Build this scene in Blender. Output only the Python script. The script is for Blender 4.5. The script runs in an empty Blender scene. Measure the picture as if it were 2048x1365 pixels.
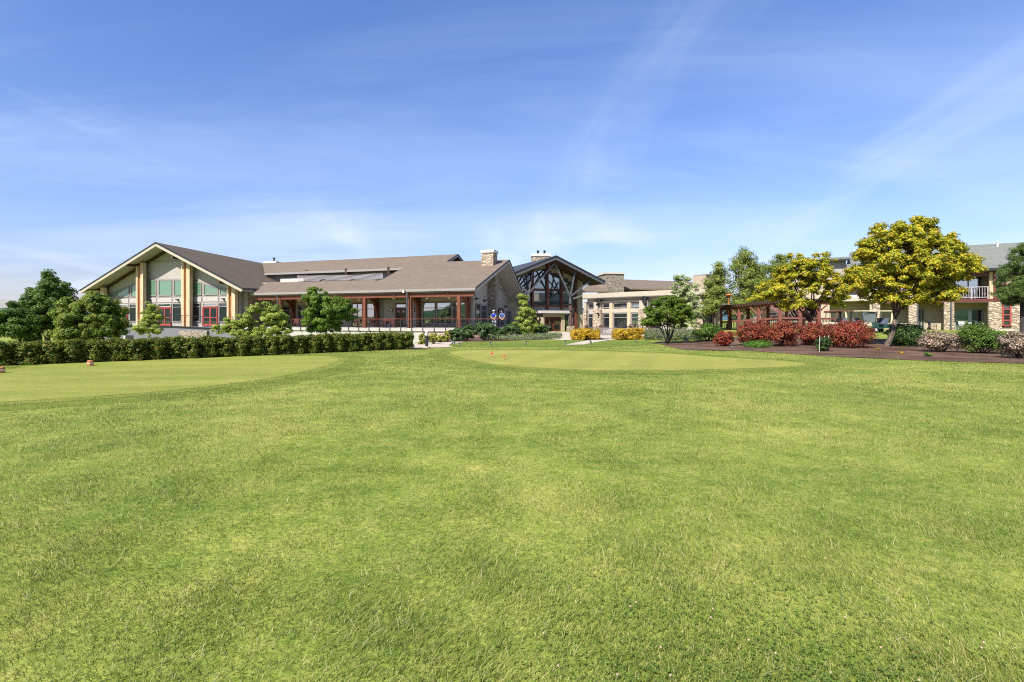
import bpy, bmesh, math, random
import numpy as np
from mathutils import Vector, Matrix
rnd = random.Random(7)
SC = bpy.context.scene
COL = SC.collection
F, HZ, CX, EYE = 1024.0, 640.0, 1024.0, 1.6     # focal length, horizon row, centre column of the 2048 px photo; eye height

def lin(r, g, b):
    def c(v):
        v /= 255.0
        return v / 12.92 if v <= 0.04045 else ((v + 0.055) / 1.055) ** 2.4
    return (c(r), c(g), c(b), 1.0)

# ------------------------------------------------------------------ terrain
def ss(t):
    t = np.clip(t, 0.0, 1.0)
    return t * t * (3 - 2 * t)
def ground_z(x, y):
    x = np.asarray(x, float); y = np.asarray(y, float)
    return 0.55 * ss((y - 27) / 20.0) * ss((x - 8) / 10.0) - 1.1 * ss((y - 31.5) / 13.0) * ss((-x - 5) / 8.0)
def P(px, py, Y):                       # point at depth Y seen at photo pixel px,py
    return Vector(((px - CX) / F * Y, Y, EYE + (HZ - py) / F * Y))
def G(px, py):                          # ground point under a photo pixel
    z = 0.0
    for _ in range(40):
        Y = (EYE - z) * F / (py - HZ)
        X = (px - CX) / F * Y
        z = 0.5 * z + 0.5 * float(ground_z(X, Y))
    return Vector((X, Y, float(ground_z(X, Y))))

class Plane:                            # upright plane: p0 + s*dir, normal towards the lawn
    def __init__(self, px, Y, ang):
        self.p0 = Vector(((px - CX) / F * Y, Y, 0))
        a = math.radians(ang)
        self.d = Vector((math.cos(a), math.sin(a), 0)); self.n = Vector((math.sin(a), -math.cos(a), 0))
    @classmethod
    def through(cls, a, b):
        s = cls(CX, 1, 0); s.p0 = Vector((a.x, a.y, 0))
        d = Vector((b.x - a.x, b.y - a.y, 0)); d.normalize()
        s.d = d; s.n = Vector((d.y, -d.x, 0)); return s
    def moved(self, off):
        s = Plane(CX, 1, 0); s.p0 = self.p0 + self.n * off; s.d = self.d.copy(); s.n = self.n.copy(); return s
    def s(self, px):
        u = (px - CX) / F
        return (u * self.p0.y - self.p0.x) / (self.d.x - u * self.d.y)
    def z(self, px, py):
        q = self.p0 + self.d * self.s(px)
        return EYE + (HZ - py) / F * q.y
    def hit(self, px, py):
        q = self.p0 + self.d * self.s(px)
        return Vector((q.x, q.y, EYE + (HZ - py) / F * q.y))
    def at(self, s, z, off=0.0):
        q = self.p0 + self.d * s + self.n * off
        return Vector((q.x, q.y, z))

class Slope:                            # any plane through three points
    def __init__(self, a, b, c):
        self.p = Vector(a); self.n = (Vector(b) - self.p).cross(Vector(c) - self.p).normalized()
        if self.n.z < 0: self.n = -self.n
    def hit(self, px, py):
        o = Vector((0, 0, EYE)); d = Vector(((px - CX) / F, 1, (HZ - py) / F))
        t = (self.p - o).dot(self.n) / d.dot(self.n)
        return o + d * t
    def z(self, x, y):
        return self.p.z - ((x - self.p.x) * self.n.x + (y - self.p.y) * self.n.y) / self.n.z

# ------------------------------------------------------------------ objects
ORG = {}
def tag(o, label=None, cat=None, group=None, kind=None):
    if label: o['label'] = label
    if cat: o['category'] = cat
    if group: o['group'] = group
    if kind: o['kind'] = kind
    return o
def thing(name, label, cat, loc=(0, 0, 0), rz=0.0, group=None):
    o = bpy.data.objects.new(name, None); COL.objects.link(o)
    o.location = loc; o.rotation_euler = (0, 0, rz); o.empty_display_size = 0.2
    ORG[o.name] = Vector(loc) if rz == 0 else Vector((0, 0, 0))
    return tag(o, label, cat, group)
def copy_tree(o, parent=None):
    c = o.copy(); COL.objects.link(c)
    if parent: c.parent = parent
    for ch in list(o.children): copy_tree(ch, c)
    return c

class MB:
    def __init__(self): self.v = []; self.f = []
    def add(self, vs, fs):
        k = len(self.v); self.v += [Vector(v) for v in vs]; self.f += [tuple(i + k for i in f) for f in fs]; return self
    def obox(self, o, a, b, c):
        o = Vector(o); a = Vector(a); b = Vector(b); c = Vector(c)
        vs = [o, o + a, o + a + b, o + b, o + c, o + a + c, o + a + b + c, o + b + c]
        return self.add(vs, [(0, 3, 2, 1), (4, 5, 6, 7), (0, 1, 5, 4), (1, 2, 6, 5), (2, 3, 7, 6), (3, 0, 4, 7)])
    def box(self, x0, x1, y0, y1, z0, z1):
        return self.obox((x0, y0, z0), (x1 - x0, 0, 0), (0, y1 - y0, 0), (0, 0, z1 - z0))
    def pbox(self, pl, s0, s1, z0, z1, o0, o1):
        return self.obox(pl.at(s0, z0, o0), pl.d * (s1 - s0), pl.n * (o1 - o0), (0, 0, z1 - z0))
    def beam(self, p0, p1, w, h, up=(0, 0, 1)):
        p0 = Vector(p0); p1 = Vector(p1); d = p1 - p0
        up = Vector(up)
        if abs(d.normalized().dot(up)) > 0.98: up = Vector((0, 1, 0))
        sd = d.cross(up).normalized(); u2 = sd.cross(d).normalized()
        return self.obox(p0 - sd * w / 2 - u2 * h / 2, d, sd * w, u2 * h)
    def tube(self, pts, radii, n=8, cap=True):
        pts = [Vector(p) for p in pts]; rings = []
        if not isinstance(radii, (list, tuple)): radii = [radii] * len(pts)
        ref = Vector((0.31, 0.2, 0.93))
        vs = []; fs = []
        for i, p in enumerate(pts):
            t = (pts[min(i + 1, len(pts) - 1)] - pts[max(i - 1, 0)]).normalized()
            r = ref if abs(t.dot(ref)) < 0.95 else Vector((1, 0, 0))
            a = t.cross(r).normalized(); b = t.cross(a)
            for k in range(n):
                an = 2 * math.pi * k / n
                vs.append(p + (a * math.cos(an) + b * math.sin(an)) * radii[i])
        for i in range(len(pts) - 1):
            for k in range(n):
                fs.append((i * n + k, i * n + (k + 1) % n, (i + 1) * n + (k + 1) % n, (i + 1) * n + k))
        if cap:
            fs.append(tuple(range(n))[::-1]); fs.append(tuple((len(pts) - 1) * n + k for k in range(n)))
        return self.add(vs, fs)
    def lathe(self, c, prof, n=14):
        c = Vector(c); vs = []; fs = []
        for r, z in prof:
            for k in range(n):
                an = 2 * math.pi * k / n
                vs.append(c + Vector((r * math.cos(an), r * math.sin(an), z)))
        m = len(prof)
        for i in range(m - 1):
            for k in range(n):
                fs.append((i * n + k, i * n + (k + 1) % n, (i + 1) * n + (k + 1) % n, (i + 1) * n + k))
        fs.append(tuple(range(n))[::-1]); fs.append(tuple((m - 1) * n + k for k in range(n)))
        return self.add(vs, fs)
    def prism(self, poly, vec):
        poly = [Vector(p) for p in poly]; vec = Vector(vec); n = len(poly)
        vs = poly + [p + vec for p in poly]
        fs = [tuple(range(n)), tuple(range(2 * n - 1, n - 1, -1))] + [(i, i + n, (i + 1) % n + n, (i + 1) % n) for i in range(n)]
        return self.add(vs, fs)
    def build(self, name, mat, parent=None, smooth=False, bevel=0.0, local=False):
        me = bpy.data.meshes.new(name)
        off = Vector((0, 0, 0))
        if parent is not None and not local: off = ORG.get(parent.name, Vector((0, 0, 0)))
        me.from_pydata([tuple(v - off) for v in self.v], [], self.f)
        bm = bmesh.new(); bm.from_mesh(me)
        bmesh.ops.recalc_face_normals(bm, faces=bm.faces[:])
        if bevel > 0: bmesh.ops.bevel(bm, geom=bm.edges[:], offset=bevel, segments=2, affect='EDGES', profile=0.6, clamp_overlap=True)
        bm.to_mesh(me); bm.free()
        me.materials.append(mat)
        if smooth: me.polygons.foreach_set('use_smooth', [True] * len(me.polygons))
        o = bpy.data.objects.new(name, me); COL.objects.link(o)
        if parent is not None: o.parent = parent; ORG[o.name] = off
        return o

def raw_mesh(name, verts, loops, sizes, mat, parent=None):      # numpy arrays straight to a mesh
    me = bpy.data.meshes.new(name)
    nv = len(verts); nl = len(loops); nf = len(sizes)
    me.vertices.add(nv); me.vertices.foreach_set('co', np.ascontiguousarray(verts, dtype=np.float32).ravel())
    me.loops.add(nl); me.loops.foreach_set('vertex_index', np.ascontiguousarray(loops, dtype=np.int32))
    me.polygons.add(nf)
    st = np.zeros(nf, np.int32); st[1:] = np.cumsum(sizes)[:-1]
    me.polygons.foreach_set('loop_start', st)
    try: me.polygons.foreach_set('loop_total', np.asarray(sizes, np.int32))
    except Exception: pass
    me.update(calc_edges=True)
    me.materials.append(mat)
    o = bpy.data.objects.new(name, me); COL.objects.link(o)
    if parent is not None: o.parent = parent
    return o

# ------------------------------------------------------------------ materials
class NT:
    def __init__(self, name):
        self.m = bpy.data.materials.new(name); self.m.use_nodes = True
        self.t = self.m.node_tree; self.t.nodes.clear()
        self.out = self.t.nodes.new('ShaderNodeOutputMaterial')
    def n(self, typ, **kw):
        nd = self.t.nodes.new('ShaderNode' + typ)
        for k, v in kw.items():
            if k in nd.inputs.keys(): nd.inputs[k].default_value = v
            else: setattr(nd, k, v)
        return nd
    def l(self, a, b): self.t.links.new(a, b)
    def ramp(self, fac, stops, interp='LINEAR'):
        r = self.t.nodes.new('ShaderNodeValToRGB'); e = r.color_ramp.elements
        r.color_ramp.interpolation = interp
        while len(e) < len(stops): e.new(0.5)
        for i, (p, c) in enumerate(stops): e[i].position = p; e[i].color = c if len(c) == 4 else (*c, 1)
        self.l(fac, r.inputs[0]); return r.outputs[0]
    def mix(self, fac, a, b, mode='MIX'):
        x = self.t.nodes.new('ShaderNodeMix'); x.data_type = 'RGBA'; x.blend_type = mode
        for i, v in ((0, fac), (6, a), (7, b)):
            if isinstance(v, (int, float)): x.inputs[i].default_value = v
            elif isinstance(v, tuple): x.inputs[i].default_value = v
            else: self.l(v, x.inputs[i])
        return x.outputs[2]
    def math(self, op, a, b=None):
        x = self.t.nodes.new('ShaderNodeMath'); x.operation = op
        for i, v in ((0, a), (1, b)):
            if v is None: continue
            if isinstance(v, (int, float)): x.inputs[i].default_value = v
            else: self.l(v, x.inputs[i])
        return x.outputs[0]
    def pos(self): return self.n('NewGeometry').outputs['Position']
    def vmap(self, scale=(1, 1, 1), rot=(0, 0, 0), vec=None):
        m = self.n('Mapping'); m.inputs['Scale'].default_value = scale; m.inputs['Rotation'].default_value = rot
        self.l(vec or self.pos(), m.inputs['Vector']); return m.outputs[0]
    def noise(self, vec, scale, detail=3, rough=0.55):
        x = self.n('TexNoise', Scale=scale, Detail=detail, Roughness=rough); self.l(vec, x.inputs['Vector']); return x.outputs[0]
    def bsdf(self, col, rough=0.7, spec=0.3, metal=0.0, bump=None, bstr=0.3, bdist=0.02, surf=True):
        p = self.n('BsdfPrincipled')
        if isinstance(col, tuple): p.inputs['Base Color'].default_value = col
        else: self.l(col, p.inputs['Base Color'])
        if isinstance(rough, (int, float)): p.inputs['Roughness'].default_value = rough
        else: self.l(rough, p.inputs['Roughness'])
        p.inputs['Specular IOR Level'].default_value = spec; p.inputs['Metallic'].default_value = metal
        if bump is not None:
            b = self.n('Bump', Strength=bstr, Distance=bdist); self.l(bump, b.inputs['Height']); self.l(b.outputs[0], p.inputs['Normal'])
        if surf: self.l(p.outputs[0], self.out.inputs[0])
        return p

def plain(name, c, rough=0.6, spec=0.3, metal=0.0, var=0.12, scale=3.0):
    k = NT(name); v = k.noise(k.pos(), scale, 4)
    a = tuple(x * (1 - var) for x in c[:3]) + (1,); b = tuple(min(1, x * (1 + var)) for x in c[:3]) + (1,)
    k.bsdf(k.ramp(v, [(0.3, a), (0.7, b)]), rough, spec, metal); return k.m
def siding(name, c, course=0.18):
    k = NT(name); s = k.n('SeparateXYZ'); k.l(k.pos(), s.inputs[0])
    f = k.math('FRACT', k.math('DIVIDE', s.outputs[2], course))
    v = k.noise(k.vmap((0.6, 0.6, 4)), 1.2, 4)
    col = k.ramp(v, [(0.3, tuple(x * 0.92 for x in c[:3])), (0.7, tuple(min(1, x * 1.06) for x in c[:3]))])
    k.bsdf(col, 0.65, 0.25, bump=f, bstr=0.8, bdist=0.02); return k.m
def shingle(name, c, ang=-20, lo=0.7, hi=1.25):
    k = NT(name)
    vec = k.vmap((1, 1, 1), (0, 0, math.radians(-ang)))
    s = k.n('SeparateXYZ'); k.l(vec, s.inputs[0])
    cm = k.n('CombineXYZ'); k.l(s.outputs[0], cm.inputs[0]); k.l(k.math('MULTIPLY', s.outputs[2], 2.6), cm.inputs[1])
    b = k.n('TexBrick', Scale=1.0); b.inputs['Brick Width'].default_value = 0.55; b.inputs['Row Height'].default_value = 0.26
    b.inputs['Mortar Size'].default_value = 0.012; b.inputs['Bias'].default_value = 0.0; b.offset = 0.37
    b.inputs['Color1'].default_value = tuple(x * lo for x in c[:3]) + (1,); b.inputs['Color2'].default_value = tuple(x * hi for x in c[:3]) + (1,)
    b.inputs['Mortar'].default_value = tuple(x * 0.5 for x in c[:3]) + (1,)
    k.l(cm.outputs[0], b.inputs['Vector'])
    big = k.noise(k.vmap((0.25, 0.25, 0.9)), 1.0, 5); fine = k.noise(k.pos(), 9, 3)
    col = k.mix(0.55, b.outputs[0], k.ramp(big, [(0.3, tuple(x * 0.86 for x in c[:3])), (0.7, tuple(x * 1.14 for x in c[:3]))]))
    col = k.mix(0.35, col, k.ramp(fine, [(0.35, tuple(x * 0.6 for x in c[:3])), (0.65, tuple(x * 1.4 for x in c[:3]))]))
    k.bsdf(col, 0.9, 0.15, bump=b.outputs[1], bstr=0.5, bdist=-0.02); return k.m
def stone(name, cols, sc=(2.3, 2.3, 7.5), mortar=(0.16, 0.13, 0.1)):
    k = NT(name); vec0 = k.pos()
    wob = k.n('TexNoise', Scale=1.8, Detail=2); k.l(vec0, wob.inputs['Vector'])
    vm = k.mix(0.06, vec0, wob.outputs['Color'], 'LINEAR_LIGHT')
    vec = k.vmap(sc, vec=vm)
    v = k.n('TexVoronoi', Scale=1.0); k.l(vec, v.inputs['Vector'])
    e = k.n('TexVoronoi', Scale=1.0); e.feature = 'DISTANCE_TO_EDGE'; k.l(vec, e.inputs['Vector'])
    s = k.n('SeparateColor'); k.l(v.outputs['Color'], s.inputs[0])
    c = k.ramp(s.outputs[0], [(i / (len(cols) - 1), x) for i, x in enumerate(cols)])
    c = k.mix(0.3, c, k.ramp(k.noise(vec0, 14, 4), [(0.3, (0.18, 0.14, 0.1)), (0.7, (0.62, 0.53, 0.43))]))
    m = k.ramp(e.outputs[0], [(0.02, (1, 1, 1)), (0.09, (0, 0, 0))])
    c = k.mix(m, c, (*mortar, 1))
    k.bsdf(c, 0.85, 0.2, bump=k.ramp(e.outputs[0], [(0.0, (0, 0, 0)), (0.2, (1, 1, 1))]), bstr=1.0, bdist=0.06); return k.m
def wood(name, c, rough=0.55):
    k = NT(name); v = k.noise(k.vmap((5, 5, 0.6)), 2.0, 5)
    k.bsdf(k.ramp(v, [(0.3, tuple(x * 0.7 for x in c[:3])), (0.7, tuple(min(1, x * 1.2) for x in c[:3]))]), rough, 0.3); return k.m
def glass(name, c, refl=0.5, rough=0.02):
    k = NT(name); a = k.bsdf(c, 0.4, 0.2, surf=False)
    g = k.n('BsdfGlossy'); g.inputs['Roughness'].default_value = rough; g.inputs['Color'].default_value = (0.86, 0.93, 0.98, 1)
    b = k.n('Bump', Strength=0.03, Distance=0.02); k.l(k.noise(k.pos(), 0.9, 1), b.inputs['Height']); k.l(b.outputs[0], g.inputs['Normal'])
    fr = k.n('Fresnel', IOR=1.5)
    mx = k.n('MixShader'); k.l(k.math('MINIMUM', k.math('ADD', fr.outputs[0], refl), 1.0), mx.inputs[0])
    k.l(a.outputs[0], mx.inputs[1]); k.l(g.outputs[0], mx.inputs[2]); k.l(mx.outputs[0], k.out.inputs[0]); return k.m
def leafmat(name, cols, trans=0.45, rough=0.5):
    k = NT(name); g = k.n('NewGeometry')
    r = k.ramp(g.outputs['Random Per Island'], [(i / max(1, len(cols) - 1), c) for i, c in enumerate(cols)])
    v = k.noise(k.pos(), 0.8, 3)
    r = k.mix(1.0, r, k.ramp(v, [(0.3, (0.75, 0.8, 0.75)), (0.7, (1.25, 1.2, 1.2))]), 'MULTIPLY')
    p = k.bsdf(r, rough, 0.25, surf=False)
    t = k.n('BsdfTranslucent'); k.l(r, t.inputs[0])
    mx = k.n('MixShader'); mx.inputs[0].default_value = trans
    k.l(p.outputs[0], mx.inputs[1]); k.l(t.outputs[0], mx.inputs[2]); k.l(mx.outputs[0], k.out.inputs[0]); return k.m
def turf(name, cols, blade=False, fine=26.0, stretch=(1, 1, 1), patch=0.33, stripe=None):
    k = NT(name); p = k.vmap(stretch)
    big = k.noise(p, patch, 4, 0.6); mid = k.noise(p, 1.7, 5, 0.65); fin = k.noise(p, fine, 4, 0.7)
    sml = k.noise(p, 6.5, 3, 0.6); base = k.mix(0.62, k.ramp(big, [(0.36, cols[0]), (0.5, cols[1]), (0.63, cols[2])]), k.mix(0.45, k.ramp(mid, [(0.34, cols[0]), (0.5, cols[1]), (0.66, cols[2])]), k.ramp(sml, [(0.34, cols[0]), (0.5, cols[1]), (0.66, cols[2])])))
    if stripe:
        wv = k.n('TexWave', Scale=stripe[1], Distortion=0.6, Detail=1.0); k.l(k.vmap((1, 1, 1), (0, 0, math.radians(stripe[0]))), wv.inputs['Vector'])
        base = k.mix(0.8, base, k.mix(1.0, base, k.ramp(wv.outputs[1], [(0.35, (0.94, 0.96, 0.93)), (0.65, (1.06, 1.04, 1.07))]), 'MULTIPLY'))
    if blade:
        g = k.n('NewGeometry')
        rr = k.ramp(g.outputs['Random Per Island'], [(0, cols[0]), (0.45, cols[1]), (0.8, cols[2]), (0.93, cols[3]), (1, cols[4])])
        c = k.mix(0.55, base, rr)
        a = k.bsdf(c, 0.45, 0.3, surf=False); t = k.n('BsdfTranslucent'); k.l(c, t.inputs[0])
        mx = k.n('MixShader'); mx.inputs[0].default_value = 0.35
        k.l(a.outputs[0], mx.inputs[1]); k.l(t.outputs[0], mx.inputs[2]); k.l(mx.outputs[0], k.out.inputs[0])
    else:
        c = k.mix(0.6, base, k.mix(1.0, base, k.ramp(fin, [(0.3, (0.45, 0.5, 0.4)), (0.7, (1.5, 1.45, 1.45))]), 'MULTIPLY'))
        k.bsdf(c, 0.9, 0.1, bump=fin, bstr=0.6, bdist=0.03)
    return k.m

M = {}
GR = [(0.075, 0.130, 0.018), (0.192, 0.240, 0.038), (0.375, 0.350, 0.090), (0.54, 0.45, 0.20), (0.70, 0.59, 0.34)]
M['lawn'] = turf('lawn_turf', GR)
M['blade'] = turf('grass_blades', GR, True)
M['green'] = turf('putting_turf', [(0.215, 0.225, 0.044), (0.255, 0.252, 0.054), (0.320, 0.300, 0.076)], fine=60, stripe=(20, .16), stretch=(0.35, 1, 1), patch=0.25)
M['tee'] = turf('tee_turf', [(0.165, 0.198, 0.032), (0.225, 0.238, 0.046), (0.310, 0.285, 0.070)], fine=50, stripe=(75, .14), stretch=(0.35, 1, 1), patch=0.3)
M['fringe'] = turf('fringe_turf', [(0.090, 0.140, 0.017), (0.140, 0.180, 0.026), (0.215, 0.225, 0.042)], fine=40, patch=0.5)
M['collar'] = turf('collar_turf', [(0.120, 0.160, 0.022), (0.175, 0.205, 0.034), (0.25, 0.25, 0.055)], fine=45, patch=0.6)
M['rough'] = turf('rough_turf', [(0.075, 0.130, 0.018), (0.125, 0.170, 0.026), (0.20, 0.215, 0.042)], fine=30, patch=0.6)
M['siding'] = siding('grey_beige_lap_siding', (0.385, 0.35, 0.31))
M['stucco'] = plain('cream_stucco', (0.42, 0.34, 0.23), 0.8, var=0.06)
M['tan'] = plain('tan_stucco', (0.40, 0.335, 0.24), 0.8, var=0.07)
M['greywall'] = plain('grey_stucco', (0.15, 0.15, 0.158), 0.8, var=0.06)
M['cream'] = plain('cream_trim', (0.40, 0.35, 0.27), 0.5, var=0.05)
M['post'] = wood('pale_timber_post', (0.56, 0.41, 0.255))
M['orange'] = wood('orange_stained_timber', (0.42, 0.15, 0.05))
M['taupe'] = plain('taupe_trim', (0.26, 0.235, 0.215), 0.5, var=0.05)
M['white'] = plain('white_trim', (0.53, 0.49, 0.44), 0.5, var=0.04)
M['mauve'] = plain('mauve_grey_railing_paint', (0.34, 0.29, 0.30), 0.5, var=0.04)
M['panel'] = plain('warm_grey_panel', (0.40, 0.365, 0.33), 0.6, var=0.05)
M['soffit'] = plain('grey_soffit_board', (0.42, 0.40, 0.37), 0.7, var=0.05)
M['rbwood'] = wood('red_brown_timber', (0.165, 0.052, 0.028))
M['rwood'] = wood('weathered_red_timber', (0.21, 0.08, 0.06))
M['brown'] = wood('dark_brown_timber', (0.075, 0.045, 0.03))
M['dark'] = plain('dark_bronze_metal', (0.025, 0.024, 0.025), 0.45, 0.4)
M['steel'] = plain('grey_painted_steel', (0.095, 0.095, 0.10), 0.4, 0.4)
M['shingle'] = shingle('brown_asphalt_shingles', (0.168, 0.128, 0.094))
M['shingleA'] = shingle('brown_shingles_dark', (0.115, 0.09, 0.066), 80)
M['slate'] = shingle('dark_roofing', (0.05, 0.06, 0.075), 22)
M['shgrey'] = shingle('grey_green_shingles', (0.17, 0.175, 0.15), -30)
M['stone'] = stone('tan_ledge_stone', [(0.30, 0.20, 0.12), (0.52, 0.38, 0.24), (0.68, 0.52, 0.36), (0.42, 0.32, 0.24), (0.72, 0.60, 0.45)])
M['stoneg'] = stone('grey_brown_ledge_stone', [(0.20, 0.16, 0.12), (0.36, 0.29, 0.22), (0.48, 0.40, 0.32), (0.28, 0.24, 0.2), (0.42, 0.34, 0.26)])
M['glass'] = glass('dark_window_glass', (0.012, 0.014, 0.016, 1), 0.10)
M['skyglass'] = glass('reflective_glass', (0.03, 0.04, 0.05, 1), 0.42)
M['lodgeglass'] = glass('blue_reflective_glass', (0.03, 0.045, 0.06, 1), 0.3)
M['blind'] = glass('green_blind_behind_glass', (0.11, 0.205, 0.13, 1), 0.06, 0.05)
M['gridred'] = plain('brick_red_paint', (0.30, 0.06, 0.045), 0.45, 0.4)
M['red'] = plain('red_door_paint', (0.36, 0.06, 0.055), 0.4, 0.4)
M['dkred'] = plain('maroon_door_frame', (0.115, 0.03, 0.022), 0.45, 0.4)
M['conc'] = plain('pale_concrete', (0.44, 0.375, 0.29), 0.85, var=0.1, scale=2.0)
M['concw'] = plain('white_concrete', (0.40, 0.375, 0.33), 0.85, var=0.08, scale=1.2)
M['lamp'] = plain('frosted_lamp_glass', (0.75, 0.62, 0.38), 0.3)
def barkmat(name, c):
    k = NT(name); v = k.noise(k.vmap((9, 9, 1.6)), 1.6, 6, 0.7)
    k.bsdf(k.ramp(v, [(0.35, tuple(x * 0.35 for x in c[:3])), (0.5, c), (0.68, tuple(x * 1.8 for x in c[:3]))]), 0.95, 0.1, bump=v, bstr=1.0, bdist=0.06); return k.m
M['bark'] = barkmat('grey_brown_bark', (0.12, 0.09, 0.07))
M['barkd'] = wood('dark_bark', (0.05, 0.04, 0.035), 0.9)
M['bench'] = wood('weathered_grey_timber', (0.24, 0.205, 0.2))
M['cartcream'] = plain('cream_gloss_paint', (0.72, 0.62, 0.42), 0.3, 0.5, var=0.03)
M['cartgreen'] = plain('dark_green_gloss_paint', (0.02, 0.06, 0.05), 0.3, 0.5)
M['rubber'] = plain('black_rubber', (0.02, 0.02, 0.02), 0.8)
M['seatc'] = plain('grey_blue_vinyl', (0.10, 0.12, 0.17), 0.5)
M['screen'] = glass('clear_acrylic', (0.10, 0.12, 0.11, 1), 0.12)
M['orangep'] = plain('orange_paint', (0.50, 0.19, 0.07), 0.4)
M['copper'] = plain('rusty_orange_metal', (0.42, 0.15, 0.04), 0.45)
M['curtain'] = plain('grey_curtain', (0.42, 0.44, 0.44), 0.8)
# ------------------------------------------------------------------ camera, sun, sky
cam = bpy.data.cameras.new('camera'); camo = bpy.data.objects.new('camera', cam); COL.objects.link(camo)
camo.location = (0, 0, EYE); camo.rotation_euler = (math.pi / 2, 0, 0)
cam.sensor_width = 36; cam.lens = 18.0; cam.shift_y = -(682.5 - HZ) / 2048.0; cam.clip_end = 9000; cam.clip_start = 0.1
SC.camera = camo
SUN = Vector((0.64, 0.92, -1.12)).normalized()          # direction the light travels
sl = bpy.data.lights.new('sun', 'SUN'); sl.energy = 5.0; sl.angle = math.radians(0.5); sl.color = (1.0, 0.955, 0.88)
so = bpy.data.objects.new('sun', sl); COL.objects.link(so); so.rotation_euler = SUN.to_track_quat('-Z', 'Y').to_euler(); so.location = (-30, -30, 60)
w = bpy.data.worlds.new('World'); SC.world = w; w.use_nodes = True
t = w.node_tree; t.nodes.clear()
wo = t.nodes.new('ShaderNodeOutputWorld'); bg = t.nodes.new('ShaderNodeBackground'); bg.inputs[1].default_value = 0.15
sky = t.nodes.new('ShaderNodeTexSky'); sky.sky_type = 'NISHITA'; sky.sun_disc = False
sky.sun_elevation = math.asin(-SUN.z); sky.sun_rotation = math.atan2(-SUN.x, -SUN.y) % (2 * math.pi)
sky.air_density = 1.15; sky.dust_density = 0.6; sky.ozone_density = 2.6; sky.altitude = 100
tc = t.nodes.new('ShaderNodeTexCoord'); sx = t.nodes.new('ShaderNodeSeparateXYZ'); t.links.new(tc.outputs['Generated'], sx.inputs[0])
def wm(op, a, b):
    x = t.nodes.new('ShaderNodeMath'); x.operation = op
    for i, v in ((0, a), (1, b)):
        if isinstance(v, (int, float)): x.inputs[i].default_value = v
        else: t.links.new(v, x.inputs[i])
    return x.outputs[0]
zz = wm('ADD', wm('MAXIMUM', sx.outputs[2], 0.0), 0.12)
cb = t.nodes.new('ShaderNodeCombineXYZ'); t.links.new(wm('DIVIDE', sx.outputs[0], zz), cb.inputs[0]); t.links.new(wm('DIVIDE', sx.outputs[1], zz), cb.inputs[1])
def cirrus(scale, rot, nscale, lo, hi, dist, loc=(0, 0, 0), detail=7):
    mp = t.nodes.new('ShaderNodeMapping'); mp.inputs['Scale'].default_value = scale; mp.inputs['Rotation'].default_value = (0, 0, math.radians(rot)); mp.inputs['Location'].default_value = loc
    t.links.new(cb.outputs[0], mp.inputs[0])
    nz = t.nodes.new('ShaderNodeTexNoise'); nz.inputs['Scale'].default_value = nscale; nz.inputs['Detail'].default_value = detail; nz.inputs['Roughness'].default_value = 0.58; nz.inputs['Distortion'].default_value = dist
    t.links.new(mp.outputs[0], nz.inputs['Vector'])
    mr = t.nodes.new('ShaderNodeMapRange'); mr.interpolation_type = 'SMOOTHSTEP'; mr.inputs[1].default_value = lo; mr.inputs[2].default_value = hi
    t.links.new(nz.outputs[0], mr.inputs[0]); return mr.outputs[0]
c1 = cirrus((0.35, 1.0, 1), -14, 0.85, 0.38, 0.70, 0.6, (1.3, 0.4, 0))
c2 = cirrus((1.0, 0.28, 1), -28, 1.0, 0.47, 0.70, 0.7, (4.1, 2.0, 0))
c3 = cirrus((0.3, 0.3, 1), 10, 1.0, 0.35, 0.75, 0.2, (7.1, 1.0, 0), 3)
cm = wm('MULTIPLY', wm('ADD', wm('MULTIPLY', c1, 0.8), wm('MULTIPLY', c2, 0.7)), wm('ADD', wm('MULTIPLY', c3, 0.8), 0.25))
mx = t.nodes.new('ShaderNodeMix'); mx.data_type = 'RGBA'; t.links.new(wm('MINIMUM', cm, 0.75), mx.inputs[0])
tint = t.nodes.new('ShaderNodeMix'); tint.data_type = 'RGBA'; tint.blend_type = 'MULTIPLY'; tint.inputs[0].default_value = 1; t.links.new(sky.outputs[0], tint.inputs[6]); tr_ = t.nodes.new('ShaderNodeValToRGB'); t.links.new(sx.outputs[2], tr_.inputs[0]); t.links.new(tr_.outputs[0], tint.inputs[7]); e_ = tr_.color_ramp.elements; e_[0].position = 0.0; e_[0].color = (.50, .475, .63, 1); e_[1].position = .5; e_[1].color = (.46, .57, .81, 1); e2 = e_.new(.16); e2.color = (.55, .565, .75, 1); t.links.new(tint.outputs[2], mx.inputs[6]); mx.inputs[7].default_value = (3.5, 3.95, 4.9, 1)
t.links.new(mx.outputs[2], bg.inputs[0]); t.links.new(bg.outputs[0], wo.inputs[0])
SC.view_settings.view_transform = 'Standard'; SC.view_settings.look = 'None'; SC.view_settings.exposure = 0.75; SC.view_settings.gamma = 1.0
SC.cycles.max_bounces = 6; SC.cycles.diffuse_bounces = 3; SC.cycles.glossy_bounces = 3; SC.cycles.transparent_max_bounces = 6; SC.cycles.caustics_reflective = False
SC.cycles.use_denoising = False; SC.cycles.filter_width = 1.1

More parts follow.
